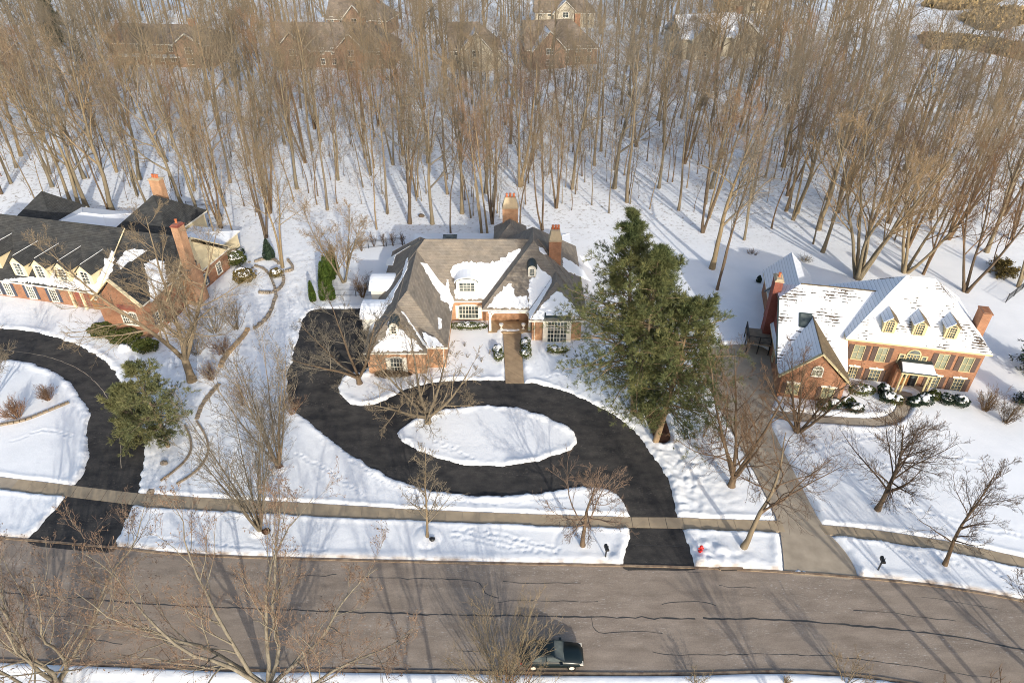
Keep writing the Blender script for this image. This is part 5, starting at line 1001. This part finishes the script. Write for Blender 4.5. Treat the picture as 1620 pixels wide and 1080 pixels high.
EDGE = [(648, 354, 1.25), (613, 338, .95), (596, 364, .7), (684, 355, .75), (731, 338, .95), (708, 307, .95), (762, 370, .85), (771, 370, .9), (779, 355, .8), (745, 345, .6), (713, 370, .6), (823, 295, 1.3), (858, 365, .75), (823, 359, .6), (535, 285, 1.1), (518, 333, .8), (483, 258, 1.0), (468, 285, 1.0), (498, 207, .9), (1126, 426, .95), (1134, 459, .8), (1111, 369, 1.0), (1177, 381, .8), (1187, 323, .95), (1243, 336, 1.0), (1254, 350, .95), (1260, 339, .95), (1294, 365, 1.05), (1301, 400, .85), (1286, 387, .6), (1435, 393, 1.0), (1220, 363, .6), (1251, 247, 1.0), (1238, 267, .9), (1283, 276, 1.05), (1341, 299, 1.05), (1368, 284, 1.0), (1460, 435, .8), (19, 294, .9), (4, 310, .8), (114, 327, 1.05), (129, 337, .95), (138, 331, .95), (135, 287, 1.0), (179, 338, 1.05), (173, 337, .9), (222, 287, 1.0), (218, 312, 1.0), (290, 331, .9), (317, 349, .85), (350, 362, .9), (347, 399, .7), (372, 381, .6), (421, 377, 1.0), (427, 338, 1.1), (470, 300, .9), (308, 304, 1.0), (905, 300, 1.0), (940, 262, 1.05), (992, 322, 1.15), (1042, 300, 1.05), (1073, 335, .95), (880, 330, .9), (1560, 400, .9), (1600, 380, 1.0), (1500, 380, 1.0), (1405, 355, 1.0), (1530, 340, 1.0), (1610, 455, .9)]
ORD = ['first', 'second', 'third', 'fourth', 'fifth', 'sixth', 'seventh', 'eighth', 'ninth', 'tenth', 'eleventh', 'twelfth', 'thirteenth', 'fourteenth', 'fifteenth', 'sixteenth', 'seventeenth', 'eighteenth', 'nineteenth', 'twentieth', 'twenty-first', 'twenty-second', 'twenty-third', 'twenty-fourth', 'twenty-fifth', 'twenty-sixth', 'twenty-seventh', 'twenty-eighth', 'twenty-ninth', 'thirtieth']
placed = []; first = {}
def put(x, y, pi, sc, label, group):
    src = first.get(pi); loc = (x, y, gz(x, y)); rz = rngw.uniform(0, 6.28)
    if src is None:
        (mm, mt) = protos[pi] if pi < len(protos) else sap[pi - len(protos)]
        first[pi] = plant('woodland_tree', loc, mm, mt, label, 'tree', group, rz); first[pi].scale = (sc[0], sc[0], sc[1])
    else: copy_plant(src, loc, rz, sc, label, group)
    placed.append((x, y))
zones = [('left', -400, 400, 'behind the charcoal-roofed house'), ('mid', 400, 880, 'behind the grey-brown-roofed house'), ('pine', 880, 1160, 'behind the pine trio'), ('right', 1160, 2200, 'behind the red brick house')]
cnt = {}
for px, py, s_ in sorted(EDGE):
    zn = next(q for q in zones if q[1] <= px < q[2]); cnt[zn[0]] = cnt.get(zn[0], 0) + 1; p = G(px, py); thin = s_ < .75
    lab = '%s bare tree at the wood edge %s, %s from the left' % ('slender' if thin else ('stout' if s_ >= 1.15 else 'tall'), zn[3], ORD[cnt[zn[0]] - 1])
    wdt = s_ * rngw.uniform(.9, 1.1); put(p.x, p.y, rngw.randrange(8, 10) if thin else rngw.randrange(8), (1.35 if thin else wdt * (1.15 if s_ > 1.2 else .95), (1.45 if thin else (.86 + .14 * s_) * rngw.uniform(.9, 1.06))), lab, 'wood edge trees ' + zn[3])
# farther in: scattered, no two nearer than a few metres; the largest 220 are things, the far rest one mass
rear_boxes = [(-116, -80, 202, 222), (-70, -30, 198, 222), (-18, 0, 198, 220), (-2, 26, 198, 222), (44, 78, 208, 232), (-62, -38, 236, 262), (6, 30, 250, 275), (78, 100, 280, 300)]
def free(x, y, dmin):
    if any(a - 1 < x < b + 1 and c - 1 < y < d + 1 for a, b, c, d in rear_boxes): return False
    return all((x - a) ** 2 + (y - b) ** 2 > dmin * dmin for a, b in placed)
def field(x, y): px, py = proj(x, y, 0); return px > 1425 and py < 118
def clearing(px, py):
    # open snow behind the houses: backyards
    lim = np.interp(px, [0, 140, 200, 330, 420, 470, 540, 780, 900, 1000, 1100, 1200, 1320, 1400, 1620, 1900], [325, 342, 335, 352, 352, 340, 348, 366, 345, 345, 352, 340, 365, 392, 425, 480]); return py > lim
cand = []
tries = 0
while len(cand) < 720 and tries < 30000:
    tries += 1; yy = 96 + 190 * rngw.random() ** 1.15; half = .79 * (yy * CT + CAMH * ST) + 8; xx = rngw.uniform(-half, half); px, py = proj(xx, yy, 0)
    if clearing(px, py) or field(xx, yy): continue
    if yy > 180 and yy < 236 and rngw.random() < .4: continue
    if px > 1380 and py < 190 and rngw.random() < .6: continue
    if free(xx, yy, 5.3 if yy < 140 else (4.6 if yy < 180 else 3.8)): placed.append((xx, yy)); cand.append((xx, yy))
del placed[len(EDGE):]
cand.sort(key=lambda q: q[1]); near_c, far_c = cand[:225], cand[225:]
seen = {}
for xx, yy in sorted(near_c, key=lambda q: proj(q[0], q[1], 0)[0]):
    px, py = proj(xx, yy, 0); zn = next(q for q in zones if q[1] <= px < q[2]); thin = rngw.random() < .42; row = 'near' if yy < 118 else ('middle' if yy < 140 else 'deep')
    lab = {'near': 'bare tree just inside the wood ', 'middle': 'bare tree midway through the wood ', 'deep': 'bare tree deep in the wood '}[row] + zn[3]
    lab = ('slender ' if thin else 'tall ') + lab; seen[lab] = seen.get(lab, 0) + 1; grp = lab + 's'; lab += ', %s from left' % ORD[min(seen[lab], 30) - 1]; s_ = rngw.uniform(.78, 1.06)
    put(xx, yy, rngw.randrange(8, 10) if thin else rngw.randrange(8), (s_ * (1.35 if thin else .95), s_ * rngw.uniform(.88, 1.1) * (1.45 if thin else 1.0)), lab, 'wood trees ' + zn[3])
# the far wood as one mass: points instanced with three of the tree shapes
fw = bpy.data.meshes.new('far_wood'); fw.from_pydata([(x, y, gz(x, y)) for x, y in far_c], [], []); fo = link('far_wood', fw); tag(fo, 'far brown leafless wood around the rear houses', 'wood', kind='stuff')
src_col = bpy.data.collections.new('far_wood_shapes'); jl = []
def joined(tm, cm_, mats, nm):
    a = np.empty(len(tm.vertices) * 3, np.float32); tm.vertices.foreach_get('co', a); b = np.empty(len(cm_.vertices) * 3, np.float32); cm_.vertices.foreach_get('co', b)
    qa = np.empty(len(tm.loops), np.int32); tm.loops.foreach_get('vertex_index', qa); qb = np.empty(len(cm_.loops), np.int32); cm_.loops.foreach_get('vertex_index', qb)
    me = npmesh(nm, np.concatenate([a.reshape(-1, 3), b.reshape(-1, 3)]), quads=np.concatenate([qa.reshape(-1, 4), qb.reshape(-1, 4) + len(tm.vertices)]), smooth=True)
    me.materials.append(M[mats[0]]); me.materials.append(M[mats[1]]); mi = np.zeros(len(me.polygons), np.int32); mi[len(tm.polygons):] = 1; me.polygons.foreach_set('material_index', mi); return me
ng = bpy.data.node_groups.new('far_wood', 'GeometryNodeTree'); ng.interface.new_socket('Geometry', in_out='INPUT', socket_type='NodeSocketGeometry'); ng.interface.new_socket('Geometry', in_out='OUTPUT', socket_type='NodeSocketGeometry')
gi = ng.nodes.new('NodeGroupInput'); go = ng.nodes.new('NodeGroupOutput'); join = ng.nodes.new('GeometryNodeGeometryToInstance')
iop = ng.nodes.new('GeometryNodeInstanceOnPoints'); ci = ng.nodes.new('GeometryNodeCollectionInfo'); ci.inputs['Collection'].default_value = src_col; ci.inputs['Separate Children'].default_value = True; ci.inputs['Reset Children'].default_value = True
for i, j in enumerate((0, 1, 3, 4, 6)):
    (tm, cm_), mt = protos[j]; o = bpy.data.objects.new('far_tree_shape', joined(tm, cm_, mt, 'far_tree_shape')); src_col.objects.link(o)
ng.links.new(gi.outputs[0], iop.inputs['Points']); ng.links.new(ci.outputs[0], iop.inputs['Instance']); iop.inputs['Pick Instance'].default_value = True
rv = ng.nodes.new('FunctionNodeRandomValue'); rv.data_type = 'FLOAT_VECTOR'; rv.inputs[0].default_value = (-.03, -.03, 0); rv.inputs[1].default_value = (.03, .03, 6.28); ng.links.new(rv.outputs[0], iop.inputs['Rotation'])
rs = ng.nodes.new('FunctionNodeRandomValue'); rs.data_type = 'FLOAT'; rs.inputs[2].default_value = .68; rs.inputs[3].default_value = 1.02; ng.links.new(rs.outputs[1], iop.inputs['Scale']); ng.links.new(iop.outputs[0], go.inputs[0])
ng.nodes.remove(join); md = fo.modifiers.new('trees', 'NODES'); md.node_group = ng

def scatter(name, pts, shapes, lo, hi, label, cat):
    me = bpy.data.meshes.new(name); me.from_pydata([(x, y, gz(x, y)) for x, y in pts], [], []); o = link(name, me); tag(o, label, cat, kind='stuff'); cl = bpy.data.collections.new(name + '_shapes')
    for mm, mt in shapes: cl.objects.link(bpy.data.objects.new(name + '_shape', joined(mm[0], mm[1], mt, name + '_shape')))
    g2 = ng.copy(); g2.name = name
    for n_ in g2.nodes:
        if n_.bl_idname == 'GeometryNodeCollectionInfo': n_.inputs['Collection'].default_value = cl
        if n_.bl_idname == 'FunctionNodeRandomValue' and n_.data_type == 'FLOAT': n_.inputs[2].default_value = lo; n_.inputs[3].default_value = hi
    o.modifiers.new('trees', 'NODES').node_group = g2; return o
ug = []
for _ in range(6000):
    yy = 97 + 110 * rngw.random(); half = .79 * (yy * CT + CAMH * ST) + 5; xx = rngw.uniform(-half, half); px, py = proj(xx, yy, 0)
    if not clearing(px, py + 6) and not field(xx, yy) and not any(a - 1 < xx < b + 1 and c - 1 < yy < d + 1 for a, b, c, d in rear_boxes) and len(ug) < 760: ug.append((xx, yy))
scatter('undergrowth', ug, sap, .35, 1.1, 'thin leafless saplings and brush standing through the whole wood', 'undergrowth')

# ------------------------------------------------------------------ houses beyond the wood
def rear_house(x, y, wd, dp, ze, t, rz, wallm, roofm, label, gables=((0, .45),), snow=True, floors=2, porch=False, chim=True):
    Hs = House('brick_house' if wallm.startswith('brick') else 'cream_house', (x, y, gz(x, y)), rz, label); Hs.wall(-wd / 2, wd / 2, 0, dp, ze, wallm, -1)
    r_ = Hs.hip(-wd / 2 - .5, wd / 2 + .5, -.5, dp + .5, ze + .01, t, roofm, 'x', 'gh', mats={'b': 'roofsnow', 'l': 'roofsnow', **({'f': 'rooft'} if int(x) % 2 else {})} if snow else None)
    for gx, gw_ in gables:
        w2 = wd * gw_ / 2; gy = -2.2; Hs.wall(gx - w2, gx + w2, gy, 2, ze, wallm, -1); g_ = Hs.hip(gx - w2 - .4, gx + w2 + .4, gy - .4, dp * .6, ze + .02, t * 1.15, roofm, 'y', 'gg', mats={'l': 'roofsnow'} if snow else None)
        Hs.part(MB().hexa([(gx - w2, gy, ze), (gx + w2, gy, ze), (gx, gy, ze + w2 * t * 1.15)], [(gx - w2, gy + .3, ze), (gx + w2, gy + .3, ze), (gx, gy + .3, ze + w2 * t * 1.15)]), 'gable_wall', wallm)
        for sg in (-1, 1): Hs.part(MB().hexa(*[[(gx + sg * (w2 + .4), yy_, ze - .1), (gx, yy_, ze + (w2 + .4) * t * 1.15 - .1), (gx, yy_, ze + (w2 + .4) * t * 1.15 + .2), (gx + sg * (w2 + .4), yy_, ze + .2)] for yy_ in (gy - .5, gy - .1)]), 'bargeboard', 'white')
        for f in range(floors): Hs.window((gx, gy, .9 + f * 2.8), 1.8, 1.5, 2, 2)
    for f in range(floors):
        for k in range(int(wd / 3.2)):
            ux_ = -wd / 2 + 1.6 + k * 3.2
            if all(abs(ux_ - gx) > wd * gw_ / 2 + .7 for gx, gw_ in gables): Hs.window((ux_, 0, .9 + f * 2.8), 1.1, 1.5, 2, 2)
    if porch:
        Hs.part(MB().box(-wd / 2, wd * .2, -3, 0, 2.6, 2.85), 'porch_roof', 'white')
        for k in range(6): u = -wd / 2 + .3 + k * (wd * .7 - .6) / 5; Hs.part(MB().box(u - .12, u + .12, -2.9, -2.66, -.5, 2.6), 'porch_post', 'white')
    if chim: chimney(Hs, wd * .22, wd * .22 + 1.6, dp * .45, dp * .45 + 1.2, ze, ze + dp * .5 * t + 2.2, 'brickr', 'cap', 0, taper=.3)
    return Hs
rear_house(-98, 206, 30, 12, 5.6, .6, R(-6), 'brickm', 'roofrear', 'brick house with a white colonnaded porch seen through the upper left wood', ((9, .28),), porch=True)
rear_house(-50, 203, 34, 13, 4.6, .85, R(-3), 'brickm', 'roofrear', 'long brown-roofed brick house with two steep gables beyond the wood', ((-10, .28), (6, .26)))
rear_house(-10, 202, 14, 12, 4.8, .95, R(4), 'rearcream', 'roofrear', 'cream gabled house with snowy bargeboards beyond the wood', ((0, .62),), chim=False)
rear_house(14, 204, 20, 13, 4.6, .9, R(8), 'brickm', 'roofrear', 'dark-roofed house with steep front gable beyond the middle wood', ((-4, .45),))
rear_house(61, 213, 26, 13, 5.4, .75, R(12), 'rearcream', 'roofrear', 'cream house with snowy roofs and chimney at the upper right wood', ((-7, .3), (6, .3)))
rear_house(-50, 242, 20, 12, 4.6, .9, R(-10), 'brickm', 'roofrear', 'rust-roofed house at the very top left of the middle', ((0, .4),)); rear_house(18, 256, 20, 12, 4.6, .8, R(0), 'rearcream', 'roofrear', 'pale house at the top edge right of the middle', ((0, .4),)); rear_house(89, 284, 18, 12, 4.6, .8, R(14), 'rearcream', 'roofrear', 'farthest pale house near the open field at the top', ((0, .4),))

# open field with reed banks at the upper right
def reeds(poly, hgt, seed):
    g = gp(poly); rng = np.random.default_rng(seed); P = np.array(g); lo, hi = P.min(0), P.max(0); C = rng.uniform(lo, hi, (16000, 2)); C = C[sdf(C[:, 0], C[:, 1], g) < 0][:5200]; n = len(C)
    zz = np.array([gz(a, b) for a, b in C]); V, q = tufts(np.stack([C[:, 0], C[:, 1], zz - .1], 1), np.tile(np.array([[0.1, 0, 1.0]]), (n, 1)), hgt, 1, rng, .8)
    o = link('dry_reeds', npmesh('dry_reeds', V, quads=q), None, 'reeds'); tag(o, kind='stuff'); return o
tag(reeds([(1455, 60), (1500, 62), (1560, 66), (1640, 80), (1680, 90), (1680, 106), (1600, 92), (1520, 78), (1470, 78)], 2.2, 1), 'long bank of dry brown reeds crossing the snowy field', 'reeds')
tag(reeds([(1520, 34), (1560, 20), (1620, 22), (1680, 34), (1680, 44), (1610, 42), (1580, 50), (1545, 48)], 2.4, 2), 'upper patch of dry brown reeds in the snowy field', 'reeds')
tag(reeds([(1460, 12), (1520, 4), (1580, 2), (1560, 14), (1500, 20)], 2.4, 3), 'small far patch of dry reeds at the field top', 'reeds')

# ------------------------------------------------------------------ street furniture and garden things
def mailbox(px, py, rz, label, h=1.1):
    p = GB(px, py); e = empty('mailbox', p, rz); tag(e, label, 'mailbox'); MB().box(-.05, .05, -.05, .05, -.2, h).build('post', 'black', e)
    k = 8; prof = [(-.14, 0), (.14, 0)] + [(.14 * math.cos(math.pi * i / k), .14 + .12 * math.sin(math.pi * i / k)) for i in range(k + 1)]
    b = MB().hexa([(a, -.3, h + c) for a, c in prof], [(a, .3, h + c) for a, c in prof]).build('box', 'black', e); MB().hexa([(a * 1.04, -.325, h + c * 1.02) for a, c in prof], [(a * 1.04, -.301, h + c * 1.02) for a, c in prof]).build('lid', 'black', b)
    m = MB().box(.142, .16, -.02, .02, h + .1, h + .34); m.build('flag', 'red' if False else 'black', b); MB().tube([(0, .05, h - .35), (0, .28, h - .02)], .03, 5).build('brace', 'black', e); MB().box(-.16, .16, -.3, .3, h - .03, h - .001).build('shelf', 'black', e); return e
mailbox(958, 880, R(10), 'black mailbox on a post beside the asphalt apron'); mailbox(1389, 901, R(-8), 'black mailbox on a post in the verge below the red brick house', 1.25)
p = GB(1108, 872); e = empty('fire_hydrant', p); tag(e, 'red fire hydrant in the snow between two driveways', 'hydrant')
b = MB().lathe([(.2, -.1), (.2, .06), (.13, .08), (.13, .52), (.17, .54), (.17, .6), (.15, .68), (.08, .76), (.03, .78)], 14).build('barrel', 'red', e); MB().lathe([(.04, .78), (.04, .85)], 6).build('cap_nut', 'red', e)
for a in (0, 180, 270): c, s_ = math.cos(R(a)), math.sin(R(a)); l = .24 if a != 270 else .27; MB().tube([(c * .1, s_ * .1, .42), (c * l, s_ * l, .42)], .065 if a != 270 else .085, 8).build('outlet', 'red', e)
# stones and rubble beside the verge trees
def rock(px, py, r, seed, label, mat='stone', name='rock', group=None, sq=.6):
    p = GB(px, py); rng = np.random.default_rng(seed); nu, nv = 10, 6; V = []
    for j in range(nv):
        for i in range(nu): th = math.pi * j / (nv - 1); ph = 6.283 * i / nu; k = r * rng.uniform(.78, 1.12); V.append((k * math.sin(th) * math.cos(ph), k * math.sin(th) * math.sin(ph) * .8, k * sq * math.cos(th) + r * sq * .4))
    I = np.arange(nu * nv).reshape(nv, nu); q = np.stack([I[:-1], I[1:], np.roll(I, -1, 1)[1:], np.roll(I, -1, 1)[:-1]], -1).reshape(-1, 4); o = link(name, npmesh(name, V, quads=q), None, mat); o.location = p; tag(o, label, 'rock', group); return o
rock(441.5, 738, .42, 1, 'reddish stone at the foot of the upper vase-shaped tree', 'terra' if False else 'mulch'); rock(421.5, 841, .42, 2, 'reddish stone at the foot of the lower vase-shaped tree', 'mulch'); rock(684, 853, .3, 3, 'dark stone beside the slender verge tree', 'black')
rock(240, 779, .5, 4, 'boulder at the end of the curved timber edging', 'stone'); rock(260, 733, .4, 5, 'stone under the loose blue-green pine', 'stone'); rock(197, 552, .8, 6, 'snow-dusted boulder before the left house gable', 'snow'); rock(667, 343, .6, 7, 'dark stump on the snow behind the middle house', 'dark', 'tree_stump')
shrub(1275, 413, 57, 1.3, 'brown brush pile at the wood edge behind the right house', 40, 2.2, 'oak', 'brush_pile', 3, 2, 0); evergreen('low_shrub', GB(1200, 446), 190, .35, .35, .5, 'small dark evergreen seedling on the blue-shaded snow', 'spruce', 'cone', 300, .16); shrub(1190, 402, 58, 1.0, 'dark brush on the bank behind the pines', 30, 2.2, 'dark', 'brush_pile', 3, 2, 0)
for i, (a, b) in enumerate(((395, 415), (400, 424), (405, 429), (410, 422), (441, 418))): rock(a, b, .25, 20 + i, 'small dark stone on the snowy terrace, %s of five' % ORD[i], 'stone', group='terrace stones')
tb = MB(); tb.tube([(-1.2, 0, .1), (1.1, .4, .18)], [.14, .1], 7); o = tb.build('fallen_log', 'dark'); o.location = GB(1142, 651); tag(o, 'short dark log lying by the top of the concrete driveway', 'log'); o.rotation_euler = (0, 0, R(-30))
# timber and stone edging
def edging(pts, w_, h_, name, label, mat, stone=False, seed=0, blk=.6):
    g = resample(smooth_open(gp(pts), 2), blk); e = empty(name, (*g[len(g) // 2], 0)); tag(e, label, 'edging' if not stone else 'wall'); rng = random.Random(seed); o = e.location
    for a, b in zip(g, g[1:]):
        dx, dy = b[0] - a[0], b[1] - a[1]; l = math.hypot(dx, dy)
        if l < .05: continue
        nx_, ny_ = -dy / l * w_ / 2, dx / l * w_ / 2; j = lambda: rng.uniform(-.035, .035) if stone else 0; hh = h_ * rng.uniform(.8, 1.15) if stone else h_; k = .025 / l if stone else .008 / l
        a2, b2 = lerp(a, b, k), lerp(a, b, 1 - k); q = [(a2[0] - nx_ + j(), a2[1] - ny_ + j()), (b2[0] - nx_ + j(), b2[1] - ny_ + j()), (b2[0] + nx_ + j(), b2[1] + ny_ + j()), (a2[0] + nx_ + j(), a2[1] + ny_ + j())]
        MB().hexa([(x, y, -.1) for x, y in q], [(x * .92 + (a2[0] + b2[0]) * .04, y * .92 + (a2[1] + b2[1]) * .04, hh) for x, y in q]).build('stone' if stone else 'timber', mat, e, off=o)
    return e
Z4 = zoomf(0, 520, 3.177)
edging([Z4(810, 770), Z4(880, 720), Z4(945, 660), Z4(968, 600), Z4(955, 540), Z4(930, 490)], .2, .3, 'timber_edging', 'inner curved timber edging beside the left lawn path', 'timber', seed=1)
edging([Z4(890, 785), Z4(975, 735), Z4(1035, 670), Z4(1055, 600), Z4(1030, 530), Z4(990, 470)], .2, .3, 'timber_edging', 'outer curved timber edging beside the left lawn path', 'timber', seed=2)
edging([Z4(990, 460), Z4(1020, 380), Z4(1070, 320), Z4(1105, 280)], .45, .3, 'stone_edging', 'pale stone edging between the two timber curves and shrub', 'timber', True, 3)
edging([Z4(0, 490), Z4(120, 470), Z4(230, 425), Z4(350, 375)], .35, .35, 'timber_edging', 'straight timber edging across the snowy drive circle', 'timber', seed=4)
edging([Z4(1110, 200), Z4(1130, 150), Z4(1190, 90), Z4(1250, 10)], .5, .5, 'stone_wall', 'curved brick edging by the forked tree right of the left house', 'paver', True, 5)
Z10 = zoomf(330, 360, 9.0)
edging([Z10(720, 945), Z10(830, 950), Z10(950, 935), Z10(1050, 860), Z10(1080, 760), Z10(1060, 670)], .38, .5, 'stone_wall', 'low stone wall curving round the bronze ball shrub bed', 'stone', True, 6)
edging([Z10(960, 940), Z10(970, 1000), Z10(930, 1080), (431, 492), (420, 510), (402, 522)], .38, .5, 'stone_wall', 'stone retaining wall running down from the terrace bed', 'stone', True, 7)
edging([Z10(1060, 645), Z10(1200, 635), Z10(1205, 560), Z10(1130, 480)], .35, .5, 'stone_wall', 'short stone wall round the pale forked tree', 'stone', True, 8)
edging([Z10(660, 505), Z10(800, 460), Z10(930, 460), Z10(1010, 530)], .35, .45, 'stone_wall', 'thin stone edging below the egg-shaped evergreen', 'stone', True, 9)
edging([Z10(660, 560), Z10(780, 590), Z10(880, 690), Z10(950, 880)], .3, .4, 'stone_wall', 'stone terrace step left of the bronze ball shrub', 'stone', True, 10)
# iron fences
def fence(pts, label, h=1.35, post=2.2, closed=False):
    g = resample(gp(pts), post); e = empty('iron_fence', (*g[0], .1)); tag(e, label, 'fence'); o = (g[0][0], g[0][1], 0)
    for p in g: MB().box(p[0] - .04, p[0] + .04, p[1] - .04, p[1] + .04, 0, h + .12).build('post', 'black', e, off=o)
    for a, b in zip(g, g[1:]):
        m = MB()
        for zz in (.2, h - .05, h - .25): m.tube([(*a, zz), (*b, zz)], .022, 4)
        m.build('rail', 'black', e, off=o); m = MB(); L = math.hypot(b[0] - a[0], b[1] - a[1])
        for k in range(1, int(L / .16)): q = lerp(a, b, k * .16 / L); m.tube([(*q, .1), (*q, h)], .011, 3, False)
        m.build('pickets', 'black', e, off=o)['kind'] = 'stuff'
    return e
fence([(531, 470), (596, 470)], 'black iron fence between arborvitae row and house'); fence([(555, 397), (640, 388)], 'rear iron fence behind the snowy back lawn of the middle house')
fence([Z1(1000, 235), Z1(1100, 222), Z1(1165, 250), Z1(1190, 300), Z1(1120, 330)], 'black railing round the rear terrace of the left house', 1.1)
fence([(1590, 480), (1640, 440)], 'black iron fence at the right picture edge')
# urns at the porch
for i, (a, b) in enumerate(((793, 520), (828, 520))):
    p = hit(a, b, (0, 0, .22), Vector((0, 0, 1))); e = empty('porch_urn', p); tag(e, 'white stone urn on the brick porch, %s of the doors' % ('left', 'right')[i], 'urn', 'porch urns'); MB().lathe([(.2, 0), (.2, .08), (.08, .14), (.07, .3), (.22, .48), (.28, .7), (.3, .76)], 12).build('bowl', 'white', e, smooth=False); MB().lathe([(.25, .75), (.2, .82), (.05, .86)], 10).build('snow_cap', 'snow', e)
# basketball-less court: lamp post with lantern near the walk is absent; utility box by the curb
p = GB(1156, 896); m = MB().box(-1.0, 1.0, -.2, .3, -.1, .16); o = m.build('storm_drain', 'curb'); o.location = G(1156, 899); tag(o, 'rusty storm drain inlet set in the curb near the hydrant', 'drain')
MB().box(-.9, .9, -.21, -.201, .02, .13).build('inlet', 'black', o)
for i, (a, b, r_) in enumerate(((1252, 905, .25), (1262, 906, .35), (1272, 907, .3), (1283, 908, .2), (1326, 913, .25))): rock(a, b, r_, 30 + i, 'lump of grey ice on the curb of the concrete driveway, %s from its left' % ORD[i], 'snow', 'ice_lump', 'ice lumps on the curb', .5)

# ------------------------------------------------------------------ the parked car
def car(x, y, label):
    e = empty('parked_car', (x, y, 0)); tag(e, label, 'car'); W = .92; L = 2.35
    # side profile from tail to nose, cross sections pulled in above the belt
    st = [(-2.35, .45, .72, .86), (-2.28, .35, .98, .95), (-1.9, .3, 1.04, 1.0), (-1.2, .28, 1.06, 1.0), (0, .26, 1.05, 1.0), (.9, .27, 1.02, 1.0), (1.5, .28, .95, .99), (2.0, .3, .84, .96), (2.25, .34, .72, .88), (2.35, .42, .6, .78)]
    V = []; F = []
    for sx, zb, zt, wf in st:
        w2 = W * wf; V += [(sx, -w2 * .92, zb), (sx, -w2, zb + .18), (sx, -w2, zt - .16), (sx, -w2 * .9, zt), (sx, 0, zt + .03), (sx, w2 * .9, zt), (sx, w2, zt - .16), (sx, w2, zb + .18), (sx, w2 * .92, zb)]
    n = 9
    for i in range(len(st) - 1):
        for k in range(n): j = (k + 1) % n; F.append((i * n + k, i * n + j, (i + 1) * n + j, (i + 1) * n + k))
    F.append(tuple(range(n))[::-1]); F.append(tuple(range((len(st) - 1) * n, len(st) * n))); m = MB(); m.v = V; m.f = [f[::-1] for f in F]; body = m.build('body', 'carp', e, smooth=True)
    roof = [(-1.75, 1.02, .86), (-1.15, 1.42, .70), (-.5, 1.5, .68), (.15, 1.46, .68), (.95, 1.0, .84)]
    gh = MB(); rp = [[(a, -c * 1, b), (a, c * 1, b)] for a, b, c in roof]
    gh.hexa([(-1.75, -.84, 1.0), (.95, -.84, 1.0), (.95, .84, 1.0), (-1.75, .84, 1.0)], [(-1.1, -.68, 1.43), (.1, -.68, 1.43), (.1, .68, 1.43), (-1.1, .68, 1.43)]); gh.build('windows', 'glass', e)
    r_ = MB(); r_.hexa([(-1.18, -.7, 1.425), (.16, -.7, 1.425), (.16, .7, 1.425), (-1.18, .7, 1.425)], [(-1.0, -.6, 1.5), (0.0, -.6, 1.49), (0.0, .6, 1.49), (-1.0, .6, 1.5)]); r_.build('roof', 'carp', e)
    for sx in (-1, 1):
        for a, b in (((.95, sx * .83, 1.0), (.12, sx * .69, 1.44)), ((-1.75, sx * .83, 1.0), (-1.13, sx * .69, 1.44)), ((-.45, sx * .85, 1.0), (-.45, sx * .7, 1.44))): MB().tube([a, b], .045, 5).build('pillar', 'carp', e)
        MB().box(1.98, 2.3, sx * .72 - .14, sx * .72 + .14, .58, .735).build('headlight', 'chrome', e); MB().box(-2.36, -2.2, sx * .7 - .14, sx * .7 + .14, .68, .86).build('tail_light', 'red', e)
        MB().box(.55, .75, sx * 1.0 - .1, sx * 1.0 + .1, .98, 1.1).build('mirror', 'carp', e)
        for wx in (-1.42, 1.45):
            t_ = MB(); t_.tube([(wx, sx * .72, .33), (wx, sx * .93, .33)], .33, 18); w_o = t_.build('tyre', 'rubber', e); MB().tube([(wx, sx * .931, .33), (wx, sx * .945, .33)], .2, 14).build('rim', 'chrome', w_o)
    MB().box(2.3, 2.37, -.5, .5, .42, .56).build('grille', 'black', e)
    return e
cp = G(922, 1042, .6); car(cp.x - 2.30, 29.08, 'dark green car parked at the near curb behind the pale bush')
